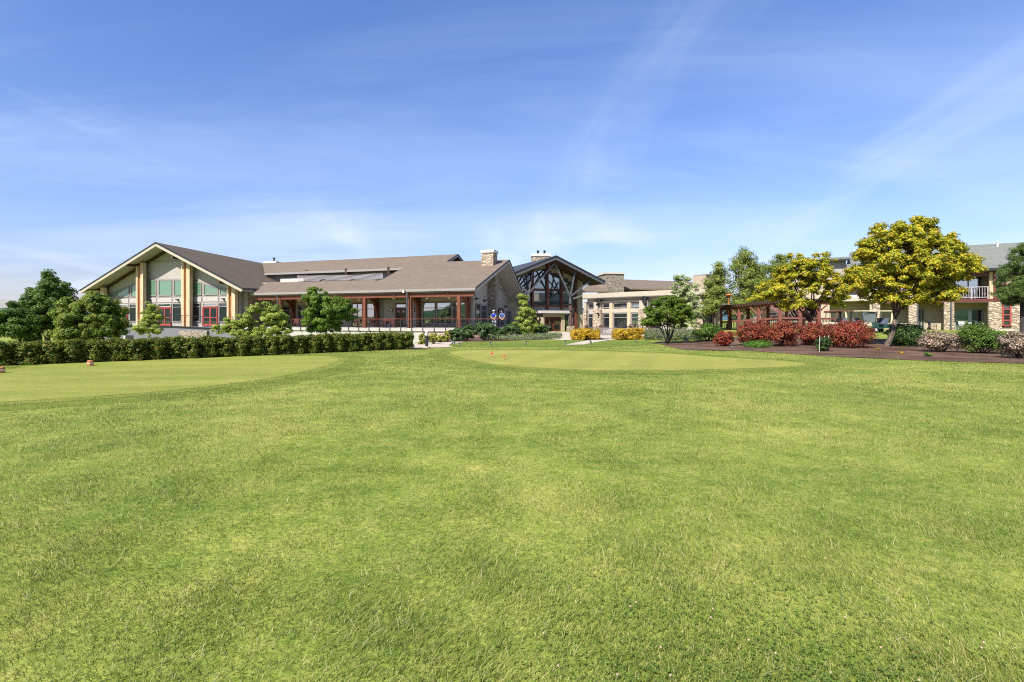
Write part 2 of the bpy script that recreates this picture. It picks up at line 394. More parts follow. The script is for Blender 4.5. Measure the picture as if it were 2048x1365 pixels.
# ------------------------------------------------------------------ ground and what lies on it
def sheet(name, xs, ys, zoff, mat):
    X, Y = np.meshgrid(xs, ys); Z = ground_z(X, Y) + zoff
    v = np.stack([X, Y, Z], -1).reshape(-1, 3); nx = len(xs); ny = len(ys)
    i = (np.arange(ny - 1)[:, None] * nx + np.arange(nx - 1)[None]).ravel()
    q = np.stack([i, i + 1, i + nx + 1, i + nx], 1)
    o = raw_mesh(name, v, q.ravel(), np.full(len(q), 4), mat); return tag(o, kind='structure')
ax = np.concatenate([-np.geomspace(4000, 62, 16), np.linspace(-60, 60, 121), np.geomspace(62, 4000, 16)])
ay = np.concatenate([[-4000, -1500, -500, -150, -50, -20, -8], np.linspace(-4, 90, 95), np.geomspace(95, 4000, 18)])
sheet('ground', ax, ay, 0.0, M['lawn'])
def catmull(pts, closed=True, k=6):
    out = []; n = len(pts)
    for i in range(n):
        p0, p1, p2, p3 = (pts[(i + j - 1) % n] for j in range(4))
        for q in range(k):
            u = q / k
            out.append(tuple(0.5 * ((2 * p1[d]) + (-p0[d] + p2[d]) * u + (2 * p0[d] - 5 * p1[d] + 4 * p2[d] - p3[d]) * u * u + (-p0[d] + 3 * p1[d] - 3 * p2[d] + p3[d]) * u ** 3) for d in range(2)))
    return out
def ground_poly(name, pts, mat, zoff, smooth=True, jitter=0.0, cuts=7):
    if smooth: pts = catmull(pts)
    if jitter:
        pts = [(x + rnd.gauss(0, jitter), y + rnd.gauss(0, jitter)) for x, y in pts]
    bm = bmesh.new(); vs = [bm.verts.new((x, y, 0)) for x, y in pts]; bm.faces.new(vs)
    bmesh.ops.triangulate(bm, faces=bm.faces[:])
    for _ in range(cuts):
        ee = [e for e in bm.edges if e.calc_length() > 0.9]
        if not ee: break
        bmesh.ops.subdivide_edges(bm, edges=ee, cuts=1); bmesh.ops.triangulate(bm, faces=bm.faces[:])
    for v in bm.verts: v.co.z = float(ground_z(v.co.x, v.co.y)) + zoff
    bmesh.ops.recalc_face_normals(bm, faces=bm.faces[:])
    for f in bm.faces:
        if f.normal.z < 0: f.normal_flip()
    me = bpy.data.meshes.new(name); bm.to_mesh(me); bm.free(); me.materials.append(mat)
    o = bpy.data.objects.new(name, me); COL.objects.link(o); tag(o, kind='structure'); return pts
gp = lambda L: [tuple(G(px, py)[:2]) for px, py in L]
def grow(pts, m):
    cx = sum(p[0] for p in pts) / len(pts); cy = sum(p[1] for p in pts) / len(pts); out = []
    for x, y in pts:
        d = math.hypot(x - cx, y - cy); out.append((x + (x - cx) / d * m, y + (y - cy) / d * m))
    return out
tee_pts = gp([(-420, 830), (-150, 819), (0, 806), (150, 797), (300, 786), (430, 773), (560, 754), (640, 736), (676, 722), (662, 714.5), (560, 713), (330, 715.5), (150, 724), (0, 742), (-250, 772)])
put_pts = gp([(900, 706), (930, 718), (1000, 731), (1120, 739), (1260, 742), (1420, 740), (1560, 735), (1612, 729.5), (1560, 723), (1450, 716), (1300, 706.5), (1150, 702.5), (1030, 701), (940, 701.5)])
teeF = ground_poly('tee_fringe', grow(tee_pts, 1.3), M['fringe'], 0.004)
putF = ground_poly('putting_fringe', grow(put_pts, 1.2), M['fringe'], 0.004)
ground_poly('tee_collar', grow(tee_pts, .45), M['collar'], 0.0075); ground_poly('putting_collar', grow(put_pts, .4), M['collar'], 0.0075)
teeP = ground_poly('tee_green', tee_pts, M['tee'], 0.012)
putP = ground_poly('putting_green', put_pts, M['green'], 0.012)
k = NT('bark_mulch'); v1 = k.noise(k.pos(), 14, 5, 0.75); v2 = k.noise(k.pos(), 0.5, 3)
k.bsdf(k.mix(0.5, k.ramp(v1, [(0.3, (0.035, 0.020, 0.012)), (0.55, (0.11, 0.063, 0.040)), (0.75, (0.24, 0.155, 0.105))]), k.ramp(v2, [(0.35, (0.055, 0.032, 0.022)), (0.65, (0.25, 0.155, 0.105))])), 0.95, 0.1, bump=v1, bstr=1.0, bdist=0.06); M['mulch'] = k.m
mulch_pts = gp([(1306, 687), (1325, 690), (1345, 696), (1375, 700.5), (1440, 702), (1500, 702.5), (1560, 707), (1640, 712.5), (1750, 718), (1900, 724), (2060, 729), (2250, 740), (2250, 700), (2050, 690), (1950, 688), (1860, 690), (1780, 680), (1600, 672), (1440, 677), (1380, 684)])
mulchP = ground_poly('mulch_bed', mulch_pts, M['mulch'], 0.0185, jitter=0.03)
ground_poly('rough_strip', gp([(905, 693), (1000, 694), (1150, 694), (1270, 693), (1302, 689.5), (1305, 686.5), (1296, 681.5), (1150, 681), (1010, 683.2), (928, 686)]), M['rough'], 0.0110, smooth=False)
ground_poly('shrub_bed', gp([(838, 689), (868, 687.5), (905, 686), (930, 685), (1000, 682.8), (1080, 680), (1130, 675), (1100, 668), (980, 668), (880, 672), (845, 678)]), M['mulch'], 0.0150, smooth=False)
ground_poly('hedge_bed', gp([(-60, 739), (0, 733), (200, 720), (420, 711), (640, 705), (838, 699.5), (838, 696), (640, 699), (420, 704), (200, 712), (0, 722), (-60, 727)]), M['mulch'], 0.008, jitter=0.02)
ground_poly('path', gp([(760, 700.5), (838, 697.5), (905, 695), (897, 691.5), (902, 688), (920, 686), (928, 684.3), (905, 685), (862, 686), (820, 688), (760, 690)]), M['conc'], 0.0225, smooth=False)
ground_poly('footpath', gp([(1128, 691), (1168, 690), (1190, 685.5), (1222, 680.6), (1206, 679.6), (1180, 681), (1158, 685)]), M['conc'], 0.0230, smooth=False)
ground_poly('cart_path', gp([(1855, 690), (1960, 688), (2100, 690), (2300, 695), (2300, 678), (2100, 675), (1960, 674.5), (1855, 676.5)]), plain('grey_asphalt_path', (0.16, 0.165, 0.18), 0.9), 0.0225, smooth=False)
ground_poly('patio', gp([(990, 668), (1120, 681), (1165, 681), (1165, 676), (1290, 672), (1430, 668), (1430, 660), (1000, 662)]), M['conc'], 0.018, smooth=False)

def hills(name, az0, az1, r, hfun, col, n=220, depth=500):
    az = np.radians(np.linspace(az0, az1, n)); fr = np.linspace(0, 1, 14)
    A, Fq = np.meshgrid(az, fr); R = r + Fq * depth
    H = hfun(np.degrees(A)) * np.sin(np.pi * np.clip(Fq, 0, 1)) ** 0.8
    H = H * (1 + 0.12 * np.sin(A * 61 + Fq * 7) + 0.08 * np.sin(A * 143 - Fq * 11)) - 2
    v = np.stack([R * np.sin(A), R * np.cos(A), H], -1).reshape(-1, 3)
    i = (np.arange(13)[:, None] * n + np.arange(n - 1)[None]).ravel(); q = np.stack([i, i + n, i + n + 1, i + 1], 1)
    k = NT(name + '_woodland'); nz = k.noise(k.pos(), 0.03, 6, 0.7)
    k.bsdf(k.ramp(nz, [(0.3, tuple(x * 0.6 for x in col)), (0.7, tuple(x * 1.4 for x in col))]), 1.0, 0.0, bump=nz, bstr=1.0, bdist=8)
    o = raw_mesh(name, v, q.ravel(), np.full(len(q), 4), k.m); tag(o, kind='structure')
    o.data.polygons.foreach_set('use_smooth', [True] * len(q))
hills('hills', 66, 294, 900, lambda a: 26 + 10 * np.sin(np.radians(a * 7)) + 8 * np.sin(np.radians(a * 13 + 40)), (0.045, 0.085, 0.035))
hills('far_hills', -70, 68, 1500, lambda a: 34 + 9 * np.sin(np.radians(a * 9 + 20)), (0.07, 0.12, 0.14))  # bluish distance haze is mixed into this woodland colour

# ------------------------------------------------------------------ foliage
def leaf_mesh(name, C, N, size, mat, parent=None, seed=0, aspect=0.55):
    rg = np.random.default_rng(seed); n = len(C)
    N = N / np.maximum(np.linalg.norm(N, axis=1, keepdims=True), 1e-6)
    r = rg.normal(size=(n, 3)); T = np.cross(N, r); T /= np.maximum(np.linalg.norm(T, axis=1, keepdims=True), 1e-6); B = np.cross(N, T)
    s = size * rg.uniform(0.6, 1.35, (n, 1))
    cup = N * s * 0.12
    V = np.stack([C - T * s * 0.55, C + B * s * aspect * 0.5 + cup - T * s * 0.05, C + T * s * 0.55, C - B * s * aspect * 0.5 + cup - T * s * 0.05], 1).reshape(-1, 3)
    return raw_mesh(name, V, np.arange(4 * n), np.full(n, 4), mat, parent)
def clump_cloud(ells, nclump, nleaf, rc, seed, flat=0.7, bias=0.45, up=0.5, sub=1.0, box=None):
    """leaves gathered in clumps that fill a set of ellipsoids (centre, radii)"""
    rg = np.random.default_rng(seed)
    vol = np.array([r[0] * r[1] * r[2] for c, r in ells]) ** (2 / 3); vol /= vol.sum()
    ei = rg.choice(len(ells), nclump, p=vol)
    d = rg.normal(size=(nclump, 3)); d /= np.linalg.norm(d, axis=1, keepdims=True)
    rad = rg.uniform(0, 1, (nclump, 1)) ** bias
    if box is not None:
        d = rg.uniform(-1, 1, (nclump, 3)); d /= np.maximum(1, (np.abs(d) ** 5).sum(1, keepdims=True) ** .2); rad = np.ones((nclump, 1))
    ec = np.array([tuple(c) for c, r in ells])[ei]; er = np.array([tuple(r) for c, r in ells])[ei]
    cc = ec + d * rad * er
    rcl = rc * rg.uniform(0.55, 1.35, (nclump, 1))
    per = rg.multinomial(nleaf, (rcl[:, 0] ** 2) / (rcl[:, 0] ** 2).sum())
    idx = np.repeat(np.arange(nclump), per); n = len(idx)
    ld = rg.normal(size=(n, 3)); ld /= np.linalg.norm(ld, axis=1, keepdims=True)
    lr = rg.uniform(0, 1, (n, 1)) ** 0.5
    off = ld * lr * rcl[idx]; off[:, 2] *= flat
    L = cc[idx] + off
    N = ld * 0.8 + d[idx] * 0.5 + rg.normal(size=(n, 3)) * 0.45; N[:, 2] += up
    return L, N, cc
def limbs(mb, base, fork, r0, targets, r1=0.025, sag=0.2, n=7):
    for q in targets:
        q = Vector(q); m = fork.lerp(q, 0.5) + Vector((rnd.gauss(0, .12), rnd.gauss(0, .12), sag * (q - fork).length * 0.25))
        m2 = fork.lerp(q, 0.25) + Vector((rnd.gauss(0, .06), rnd.gauss(0, .06), sag * (q - fork).length * 0.18))
        mb.tube([fork, m2, m, q], [r0, r0 * 0.7, r0 * 0.45, r1], n)
def tree(name, label, base, fork, r, ells, nclump, nleaf, rc, size, mat, bark, seed, group=None, nl=14, stems=None, flat=0.7, bias=0.45, up=0.5, cat='tree', aspect=0.6):
    root = thing(name, label, cat, base, 0, group)
    rel = [((Vector(c) - Vector(base)), r_) for c, r_ in ells]
    L, N, cc = clump_cloud([(tuple(c), r_) for c, r_ in rel], nclump, nleaf, rc, seed, flat, bias, up)
    ORG[root.name] = Vector((0, 0, 0))
    leaf_mesh('crown', L, N, size, mat, root, seed, aspect)
    mb = MB(); f = Vector(fork) - Vector(base)
    if stems:
        for k_ in range(stems):
            q = Vector(cc[(k_ * 7) % len(cc)]); b0 = Vector((rnd.gauss(0, r * 1.2), rnd.gauss(0, r * 1.2), -0.05))
            lean = Vector((q.x * 0.35 + rnd.gauss(0, .1), q.y * 0.35, f.z * rnd.uniform(.8, 1.2)))
            mb.tube([b0, b0.lerp(lean, .5) + Vector((rnd.gauss(0, .05), 0, 0)), lean, q], [r, r * .8, r * .6, r * .2], 7)
            limbs(mb, None, lean, r * .5, [cc[(k_ * 13 + j * 5) % len(cc)] for j in range(3)], 0.015)
    else:
        mid = f * 0.5 + Vector((rnd.gauss(0, r * .4), 0, 0))
        mb.tube([Vector((0, 0, -0.1)), Vector((0, 0, 0.0)) + f * 0.06, mid, f], [r * 1.55, r * 1.15, r, r * 0.85], 10)
        order = sorted(range(len(cc)), key=lambda i: rnd.random())
        np_ = 5 if nl < 20 else 8; hubs = []
        for j in range(np_):
            an = 2 * math.pi * (j + rnd.uniform(-.3, .3)) / np_
            best = max((cc[i] for i in order), key=lambda c: math.cos(math.atan2(c[1] - f.y, c[0] - f.x) - an) * 1.5 + rnd.random() * .8)
            q = Vector(best); hub = f.lerp(q, rnd.uniform(.45, .65)); hub.z += .12 * (q - f).length
            m_ = f.lerp(hub, .5) + Vector((rnd.gauss(0, .08), rnd.gauss(0, .08), .1 * (hub - f).length)); f2 = f - Vector((0, 0, rnd.uniform(0, .25) * f.z * .3))
            mb.tube([f2, m_, hub], [r * .5, r * .36, r * .24], 8); hubs.append(hub)
        for i in order[:nl * 2]:
            q = Vector(cc[i]); hb_ = min(hubs, key=lambda x: (x - q).length); limbs(mb, None, hb_, r * .2, [q], .012, n=5)
    mb.build('trunk', bark, root, smooth=True, local=True)
    return root
def ell(Y, *spec):                       # (px,py,rx,ry[,depth factor]) in photo pixels at depth Y
    out = []
    for e in spec:
        dy = e[4] if len(e) > 4 else 1.0; off = e[5] if len(e) > 5 else 0.0
        c = P(e[0], e[1], Y); c.y += off
        out.append((c, (e[2] * Y / F, e[2] * Y / F * dy, e[3] * Y / F)))
    return out
def shrub(name, label, px, py, w, h, mat, n, size, seed, group=None, cat='shrub', rc=None, box=None, bark='barkd', nclump=None, up=0.5, aspect=0.6, wobble=0.0):
    """a low plant: base on the ground under px,py; w,h in photo pixels"""
    b = G(px, py); Y = b.y; root = thing(name, label, cat, b, 0, group); ORG[root.name] = Vector((0, 0, 0))
    rx = w * Y / F / 2; hz = h * Y / F
    b2 = Vector((0, 0, hz * 0.5))
    es = [((0, rx * 0.5, hz * 0.52), (rx, rx * 0.85, hz * 0.48))]
    rg = random.Random(seed)
    if wobble:
        for _ in range(4): es.append(((rg.uniform(-.55, .55) * rx, rx * 0.5 + rg.uniform(-.4, .4) * rx, hz * rg.uniform(.45, .72)), (rx * .5, rx * .5, hz * rg.uniform(.25, .38))))
    L, N, cc = clump_cloud(es, nclump or max(14, int(n / 70)), n, rc or rx * 0.28, seed, 0.75, 0.35, up, box=box)
    L[:, 2] = np.maximum(L[:, 2], 0.02)
    leaf_mesh('foliage', L, N, size, mat, root, seed, aspect)
    mb = MB()
    for k_ in range(7):
        q = Vector(cc[k_]); mb.tube([(rg.gauss(0, .06), rx * 0.5 + rg.gauss(0, .06), -0.03), tuple(q * 0.5 + Vector((0, rx * .2, 0))), tuple(q)], [0.03, 0.022, 0.01], 6)
    mb.build('stem', M[bark], root, smooth=True, local=True)
    return root
# ------------------------------------------------------------------ building helpers
def poly3(pl, pts, off): return [pl.at(s, z, off) for s, z in pts]
def window(root, pl, pts, glassm, framem, fw=0.08, mull=(), trans=(), o=0.03, dep=0.09, name='window', label=None):
    """pts: outline in (s,z) on plane pl; frame bars stand proud, the pane lies back between them"""
    mb = MB(); n = len(pts); cs = sum(p[0] for p in pts) / n; cz = sum(p[1] for p in pts) / n
    s0 = min(p[0] for p in pts); s1 = max(p[0] for p in pts); z0 = min(p[1] for p in pts); z1 = max(p[1] for p in pts)
    ins = [(s + (fw * 0.5 if s < cs else -fw * 0.5), z + (fw * 0.5 if z < cz else -fw * 0.5)) for s, z in pts]
    for i in range(n):
        a = ins[i]; b = ins[(i + 1) % n]
        if math.hypot(a[0] - b[0], a[1] - b[1]) < 0.03: continue
        d = ((b[0] - a[0]), (b[1] - a[1])); L = math.hypot(*d); e = fw * 0.45 / L if abs(d[0]) > abs(d[1]) else -fw * 0.45 / L
        a2 = (a[0] - d[0] * e, a[1] - d[1] * e); b2 = (b[0] + d[0] * e, b[1] + d[1] * e)
        mb.beam(pl.at(a2[0], a2[1], o + dep / 2), pl.at(b2[0], b2[1], o + dep / 2), dep, fw, up=(0, 0, 1)) if abs(d[0]) > abs(d[1]) else \
            mb.pbox(pl, a2[0] - fw / 2, a2[0] + fw / 2, min(a2[1], b2[1]), max(a2[1], b2[1]), o, o + dep)
    for f in mull:
        s = s0 + (s1 - s0) * f; mb.pbox(pl, s - fw * .4, s + fw * .4, z0 + fw, z1 - fw, o, o + dep * .8)
    for f in trans:
        z = z0 + (z1 - z0) * f; mb.pbox(pl, s0 + fw, s1 - fw, z - fw * .4, z + fw * .4, o + .004, o + dep * .85)
    w_ = mb.build(name, framem, root)
    if label: w_['label'] = label
    p = MB(); p.prism(poly3(pl, pts, o + 0.002), pl.n * 0.02); p.build('pane', glassm, w_)
    return w_
def rect(s0, s1, z0, z1): return [(s0, z0), (s1, z0), (s1, z1), (s0, z1)]
def double_door(root, pl, s0, s1, z0, z1, m, g, fw=0.11, o=0.03, label=None):
    mb = MB(); mb.pbox(pl, s0, s0 + .1, z0, z1, o, o + .12).pbox(pl, s1 - .1, s1, z0, z1, o, o + .12).pbox(pl, s0 + .1, s1 - .1, z1 - .1, z1, o, o + .12)
    d = mb.build('double_door', m, root)
    if label: d['label'] = label
    mid = (s0 + s1) / 2
    for a, b in ((s0 + .1, mid - .008), (mid + .008, s1 - .1)):
        lf = MB(); lf.pbox(pl, a, a + fw, z0, z1 - .1, o, o + .07).pbox(pl, b - fw, b, z0, z1 - .1, o, o + .07)
        for za, zb in ((z0, z0 + .22), (z1 - .1 - fw, z1 - .1), (z0 + .95, z0 + 1.05)): lf.pbox(pl, a + fw, b - fw, za, zb, o + .002, o + .068)
        lf.build('door_leaf', m, d)
        p = MB(); p.pbox(pl, a + fw, b - fw, z0 + .22, z1 - .1 - fw, o + .012, o + .03); p.build('pane', g, d)
    return d
def part(name, mat, root, fn):
    mb = MB(); fn(mb); return mb.build(name, mat, root)
def wall_lamp(root, pl, px, py, w=0.22, h=0.3, m='dark'):
    s = pl.s(px); z = pl.z(px, py); mb = MB(); mb.pbox(pl, s - w / 2, s + w / 2, z - h / 2, z + h / 2, .02, .1); mb.pbox(pl, s - w * .4, s + w * .4, z - h * .1, z + h / 2 - .01, .1, .38)
    return mb.build('wall_lamp', M[m], root)
def edge_trim(pts, w, h, dz):
    mb = MB()
    for a, b in zip(pts, pts[1:]):
        mb.beam(Vector(a) + Vector((0, 0, dz)), Vector(b) + Vector((0, 0, dz)), w, h)
    return mb

# ================================================================== A: gabled banquet hall
r2 = lambda x, y: (140 + x * .17579, 460 + y * .17582)
FA = Plane(425, 62, -20); FAf = FA.moved(2.2)
A0 = FAf.hit(312, 485); AL = FAf.hit(160, 581); AR = FAf.hit(484, 576)
AB = P(525, 527, (A0.z - EYE) * F / (HZ - 527))
NAr = Slope(A0, AR, AB); NAl = Slope(A0, AL, AB)
hall = thing('banquet_hall', 'gabled banquet hall with timber posts, green shaded windows and red doors on the left', 'building', tuple(FA.at(FA.s(340), 0)))
tk = Vector((0, 0, -0.22))
rp = [NAr.hit(*q) for q in ((312, 485), (525, 527), (529.5, 546), (571, 567), (534, 568), (533, 578.5), (484, 576))]
part('roof', M['shingleA'], hall, lambda m: (m.prism(rp, tk), m.prism([A0, AB, AL + (AB - A0), AL], tk)))
def under(pts, dz): return [p + Vector((0, 0, dz)) for p in pts]
bk = (AB - A0).normalized() * 2.3
part('soffit', M['soffit'], hall, lambda m: (m.prism(under([A0 - Vector((0, 0, .02)), AR, AR + bk, A0 + bk], -.26), (0, 0, -.08)), m.prism(under([A0 - Vector((0, 0, .02)), A0 + bk, AL + bk, AL], -.26), (0, 0, -.08))))
part('fascia', M['cream'], hall, lambda m: (m.beam(AL + Vector((0, 0, -.30)), A0 + Vector((0, 0, -.30)), .10, .36), m.beam(A0 + Vector((0, 0, -.30)), AR + Vector((0, 0, -.30)), .10, .36)))
part('roof_edge', M['dark'], hall, lambda m: (m.beam(AL + FA.n * .03 + Vector((0, 0, -.05)), A0 + FA.n * .03 + Vector((0, 0, -.05)), .12, .16), m.beam(A0 + FA.n * .03 + Vector((0, 0, -.05)), AR + FA.n * .03 + Vector((0, 0, -.05)), .12, .16)))
zr = lambda s: min(NAr.z(*FA.at(s, 0)[:2]), NAl.z(*FA.at(s, 0)[:2])) - 0.42
S = FA.s
sL, sR = S(196), S(478)
sA = min((S(300) + i * .02 for i in range(400)), key=lambda s: -zr(s))
zfl = FA.z(*r2(1600, 1092))
wallpts = [(sL, -1.2), (sR, -1.2), (sR, zr(sR)), (sA, zr(sA)), (sL, zr(sL))]
part('wall', M['siding'], hall, lambda m: m.prism(poly3(FA, wallpts, 0), FA.n * -.35))
dr = (AB - A0); dr.z = 0; dr.normalize()
def sidewall(m, s, far, sgn):
    a = FA.at(s, 0, -.36); m.prism([a, a + dr * far, a + dr * far + Vector((0, 0, zr(s))), a + Vector((0, 0, zr(s)))], FA.d * .3 * sgn)
part('wall', M['tan'], hall, lambda m: sidewall(m, sR, 16, -1)); part('wall', M['tan'], hall, lambda m: sidewall(m, sL, 20, 1))
part('corner_board', M['siding'], hall, lambda m: m.pbox(FA, S(476.8), S(483.5), 0, zr(S(483.5)) - .05, -.9, -.4))
zub = FA.z(*r2(1150, 752)); zpt = FA.z(*r2(1090, 776)); zpb = FA.z(*r2(1090, 826)); zlt = FA.z(*r2(1230, 838)); zlb = FA.z(*r2(1230, 1046)); zdt = FA.z(*r2(1600, 874))
tops = {1: [(425, 737), (680, 640), (780, 596)], 2: [(885, 566), (1300, 566)], 3: [(1400, 575), (1505, 601), (1700, 655), (1815, 692)]}
def ztop(bay, x):
    L = tops[bay]
    for (xa, ya), (xb, yb) in zip(L, L[1:]):
        if x <= xb or (xb, yb) == L[-1]: return FA.z(*r2(x, ya + (yb - ya) * (x - xa) / (xb - xa)))
rx = lambda x: S(r2(x, 0)[0])
for bay, (xa, xb) in {1: (425, 782), 2: (880, 1305), 3: (1396, 1818)}.items():
    top = [(rx(x), ztop(bay, x) + .1) for x in (np.linspace(xa, xb, 6) if bay != 2 else (xa, xb))]
    part('window_surround', M['taupe'], hall, lambda m: m.prism(poly3(FA, [(rx(xa), zlb - .15), (rx(xb), zlb - .15)] + top[::-1], .003), FA.n * .045))
ups = [(1, 440, 517), (1, 535, 680), (1, 700, 780), (2, 893, 987), (2, 1018, 1167), (2, 1192, 1300), (3, 1408, 1506), (3, 1533, 1692), (3, 1714, 1816)]
for bay, a, b in ups:
    zb_ = zub + (.02 if bay == 2 else 0)
    ta, tb = ztop(bay, a) - .06, ztop(bay, b) - .06
    pts = [(rx(a), zb_), (rx(b), zb_), (rx(b), max(tb, zb_ + .12)), (rx(a), max(ta, zb_ + .12))]
    window(hall, FA, pts, M['blind'], M['taupe'], .09, o=.052, dep=.09)
for bay, a, b in [(1, 525, 672), (1, 688, 780), (2, 876, 985), (2, 1003, 1165), (2, 1180, 1300), (3, 1396, 1502), (3, 1520, 1692), (3, 1710, 1816)]:
    part('wall_panel', M['panel'], hall, lambda m: m.pbox(FA, rx(a), rx(b), zpb, zpt, .05, .10))
for a, b, dr_ in [(455, 520, 0), (690, 775, 0), (880, 982, 0), (1176, 1292, 0), (1396, 1492, 0), (1705, 1812, 0), (540, 668, 1), (1012, 1160, 1), (1518, 1690, 1)]:
    if dr_:
        window(hall, FA, rect(rx(a), rx(b), zdt + .04, zlt), M['skyglass'], M['white'], .06, o=.052, name='transom_window')
        double_door(hall, FA, rx(a), rx(b), zfl, zdt, M['red'], M['glass'], .095, o=.052)
    else:
        window(hall, FA, rect(rx(a), rx(b), zlb, zlt), M['glass'], M['taupe'], .08, trans=(.8,), o=.052)
for x, y in ((920, 802), (1235, 798), (1755, 790)): wall_lamp(hall, FA.moved(.1), *r2(x, y), .28, .2)
part('trim_band', M['taupe'], hall, lambda m: m.pbox(FA, rx(885), rx(1300), FA.z(*r2(1090, 362)), FA.z(*r2(1090, 352)), .004, .06))
for xa, xb, xc, xd in ((335, 362, 385, 420), (787, 806, 838, 868), (1300, 1330, 1360, 1396), (1818, 1838, 1872, 1912)):
    pl = FA.moved(.55)
    for a, b in ((xa, xb), (xc, xd)):
        s0, s1 = pl.s(r2(a, 0)[0]), pl.s(r2(b, 0)[0]); zt = zr(rx((a + b) / 2)) + (.0 if xa < 1000 else -.0)
        part('post', M['post'], hall, lambda m: m.pbox(pl, s0, s1, zfl - .3, zt, 0, .42))
    s0, s1 = pl.s(r2(xb, 0)[0]), pl.s(r2(xc, 0)[0])
    part('post_gap_shade', M['orange'], hall, lambda m: m.pbox(pl, s0, s1, zfl - .3, zt - .02, -.1, .22))  # shade in the gap between paired posts, painted as an orange strip
    sm = rx((xa + xd) / 2)
    part('purlin', M['brown'], hall, lambda m: m.pbox(FA, sm - .16, sm + .16, zr(sm) - .30, zr(sm) + .02, -.2, 2.1))
def rake_beam(m):
    for a, b in ((sL, sA), (sA, sR)): m.beam(FA.at(a, zr(a) - .1, .12), FA.at(b, zr(b) - .1, .12), .22, .34)
part('rake_beam', M['brown'], hall, rake_beam)

# raised terrace in front of the hall
def zq(pl, x, y): return pl.z(*r2(x, y))
T1 = FA.moved(2.6); ter = thing('hall_terrace', 'grey retaining wall and terrace in front of the banquet hall', 'terrace', tuple(T1.at(T1.s(330), 0)))
tS = [(T1.s(200), .86), (T1.s(352), .80), (T1.s(424), .62), (T1.s(470), .5)]
part('retaining_wall', M['greywall'], ter, lambda m: m.prism(poly3(T1, [(tS[0][0], -1.4), (tS[3][0], -1.4)] + tS[::-1], 0), T1.n * -2.2))
part('coping', M['dark'], ter, lambda m: [m.beam(T1.at(a[0], a[1] + .03, .04), T1.at(b[0], b[1] + .03, .04), .3, .07) for a, b in zip(tS, tS[1:])])
part('stone_facing', M['stoneg'], ter, lambda m: m.pbox(T1, T1.s(363), T1.s(418), -1.4, T1.z(390, 661.5), .003, .3))
part('cellar_door', M['dark'], ter, lambda m: m.pbox(T1, T1.s(252), T1.s(267), -1.4, T1.z(258, 671), .003, .05))
part('door_frame', M['white'], ter, lambda m: m.pbox(T1, T1.s(248.5), T1.s(251.8), -1.4, T1.z(258, 669), .003, .08))
rl = thing('metal_railing', 'thin black handrail sloping along the terrace below the red doors', 'railing', tuple(T1.at(T1.s(350), .8)))
T1r = T1.moved(-.15)
rail = [T1r.hit(*r2(x, y)) for x, y in ((850, 932), (1080, 955), (1300, 975), (1560, 992), (1920, 992))]
part('top_rail', M['dark'], rl, lambda m: m.tube(rail, .03, 6))
for x in (860, 1000, 1140, 1272, 1392, 1510, 1570, 1700, 1850):
    q = r2(x, 0)[0]; ii = [i for i in range(4) if rail[i].x <= T1r.hit(q, 640).x + .01]; i = ii[-1] if ii else 0
    a, b = rail[i], rail[i + 1]; X = T1r.hit(q, 640); f = (X.x - a.x) / (b.x - a.x); z1 = a.z + (b.z - a.z) * f
    part('post', M['dark'], rl, lambda m: m.tube([(X.x, X.y, z1 - 1.15), (X.x, X.y, z1)], .03, 6))
part('cable', M['dark'], rl, lambda m: [m.tube([p - Vector((0, 0, d)) for p in rail], .008, 4) for d in (.25, .5, .75)])

# ================================================================== W: long porch wing
r3 = lambda x, y: (380 + x * .17579, 480 + y * .17582)
r4 = lambda x, y: (680 + x * .18555, 480 + y * .18561)
u = Vector((.94, -.342, 0)).normalized(); v = Vector((.25, .968, 0)).normalized()
EW = Plane(951, 50, -20); E = EW.hit(951, 575)
Nn = Slope(E, E - u * 10, E + v * 10 + Vector((0, 0, 3.22)))
wing = thing('porch_wing', 'long low wing with brown shingle roof and open timber porch beside the gabled hall', 'building', (E.x, E.y, 0))
EL = EW.at(EW.s(503), E.z)
h = Nn.hit
Rg, Rl, M1, M0 = h(1018, 520), h(892.5, 523.6), h(915.6, 508.8), h(525, 527)
n_poly = [EL, E, Rg, Rl, M1, M0, h(529.5, 546), h(808, 534.7), h(763.5, 560), h(533, 566)]
Ff = P(1043, 581, 68.7); Ff2 = Rg + (Ff - Rg) * 1.28
part('roof', M['shingle'], wing, lambda m: (m.prism(n_poly, (0, 0, -.2)), m.prism([Rg, Ff2, Ff2 + (Rl - Rg) * 1.1, Rl + (Rl - Rg) * .1], (0, 0, -.2)), m.prism([M1, M1 + v * 15 - Vector((0, 0, 5)), M0 + v * 15 - Vector((0, 0, 5)), M0], (0, 0, -.2))))
dn = lambda p, z: p + Vector((0, 0, z))
part('gutter', M['taupe'], wing, lambda m: m.beam(dn(EL, -.18) + EW.n * .08, dn(E, -.18) + EW.n * .08, .16, .26))
part('fascia', M['siding'], wing, lambda m: (m.beam(dn(E, -.24), dn(Rg, -.24), .08, .42), m.beam(dn(Rg, -.24), dn(Ff2, -.24), .08, .42), m.beam(dn(M1, -.2), dn(h(892.5, 523.6), -.2), .08, .36), m.beam(dn(M1, -.2), dn(M1 + v * 8 - Vector((0, 0, 2.67)), -.2), .08, .36)))
part('roof_edge', M['dark'], wing, lambda m: (m.beam(dn(E, -.06) + u * .05, dn(Rg, -.06) + u * .05, .1, .14), m.beam(dn(Rg, -.06) + u * .05, dn(Ff2, -.06) + u * .05, .1, .14), m.beam(dn(M1, -.05) + u * .05, dn(Rl, -.05) + u * .05, .1, .14), m.beam(dn(M1, -.05) + u * .05, dn(M1 + v * 8 - Vector((0, 0, 2.67)), -.05) + u * .05, .1, .14)))
ov = -u * 2.3
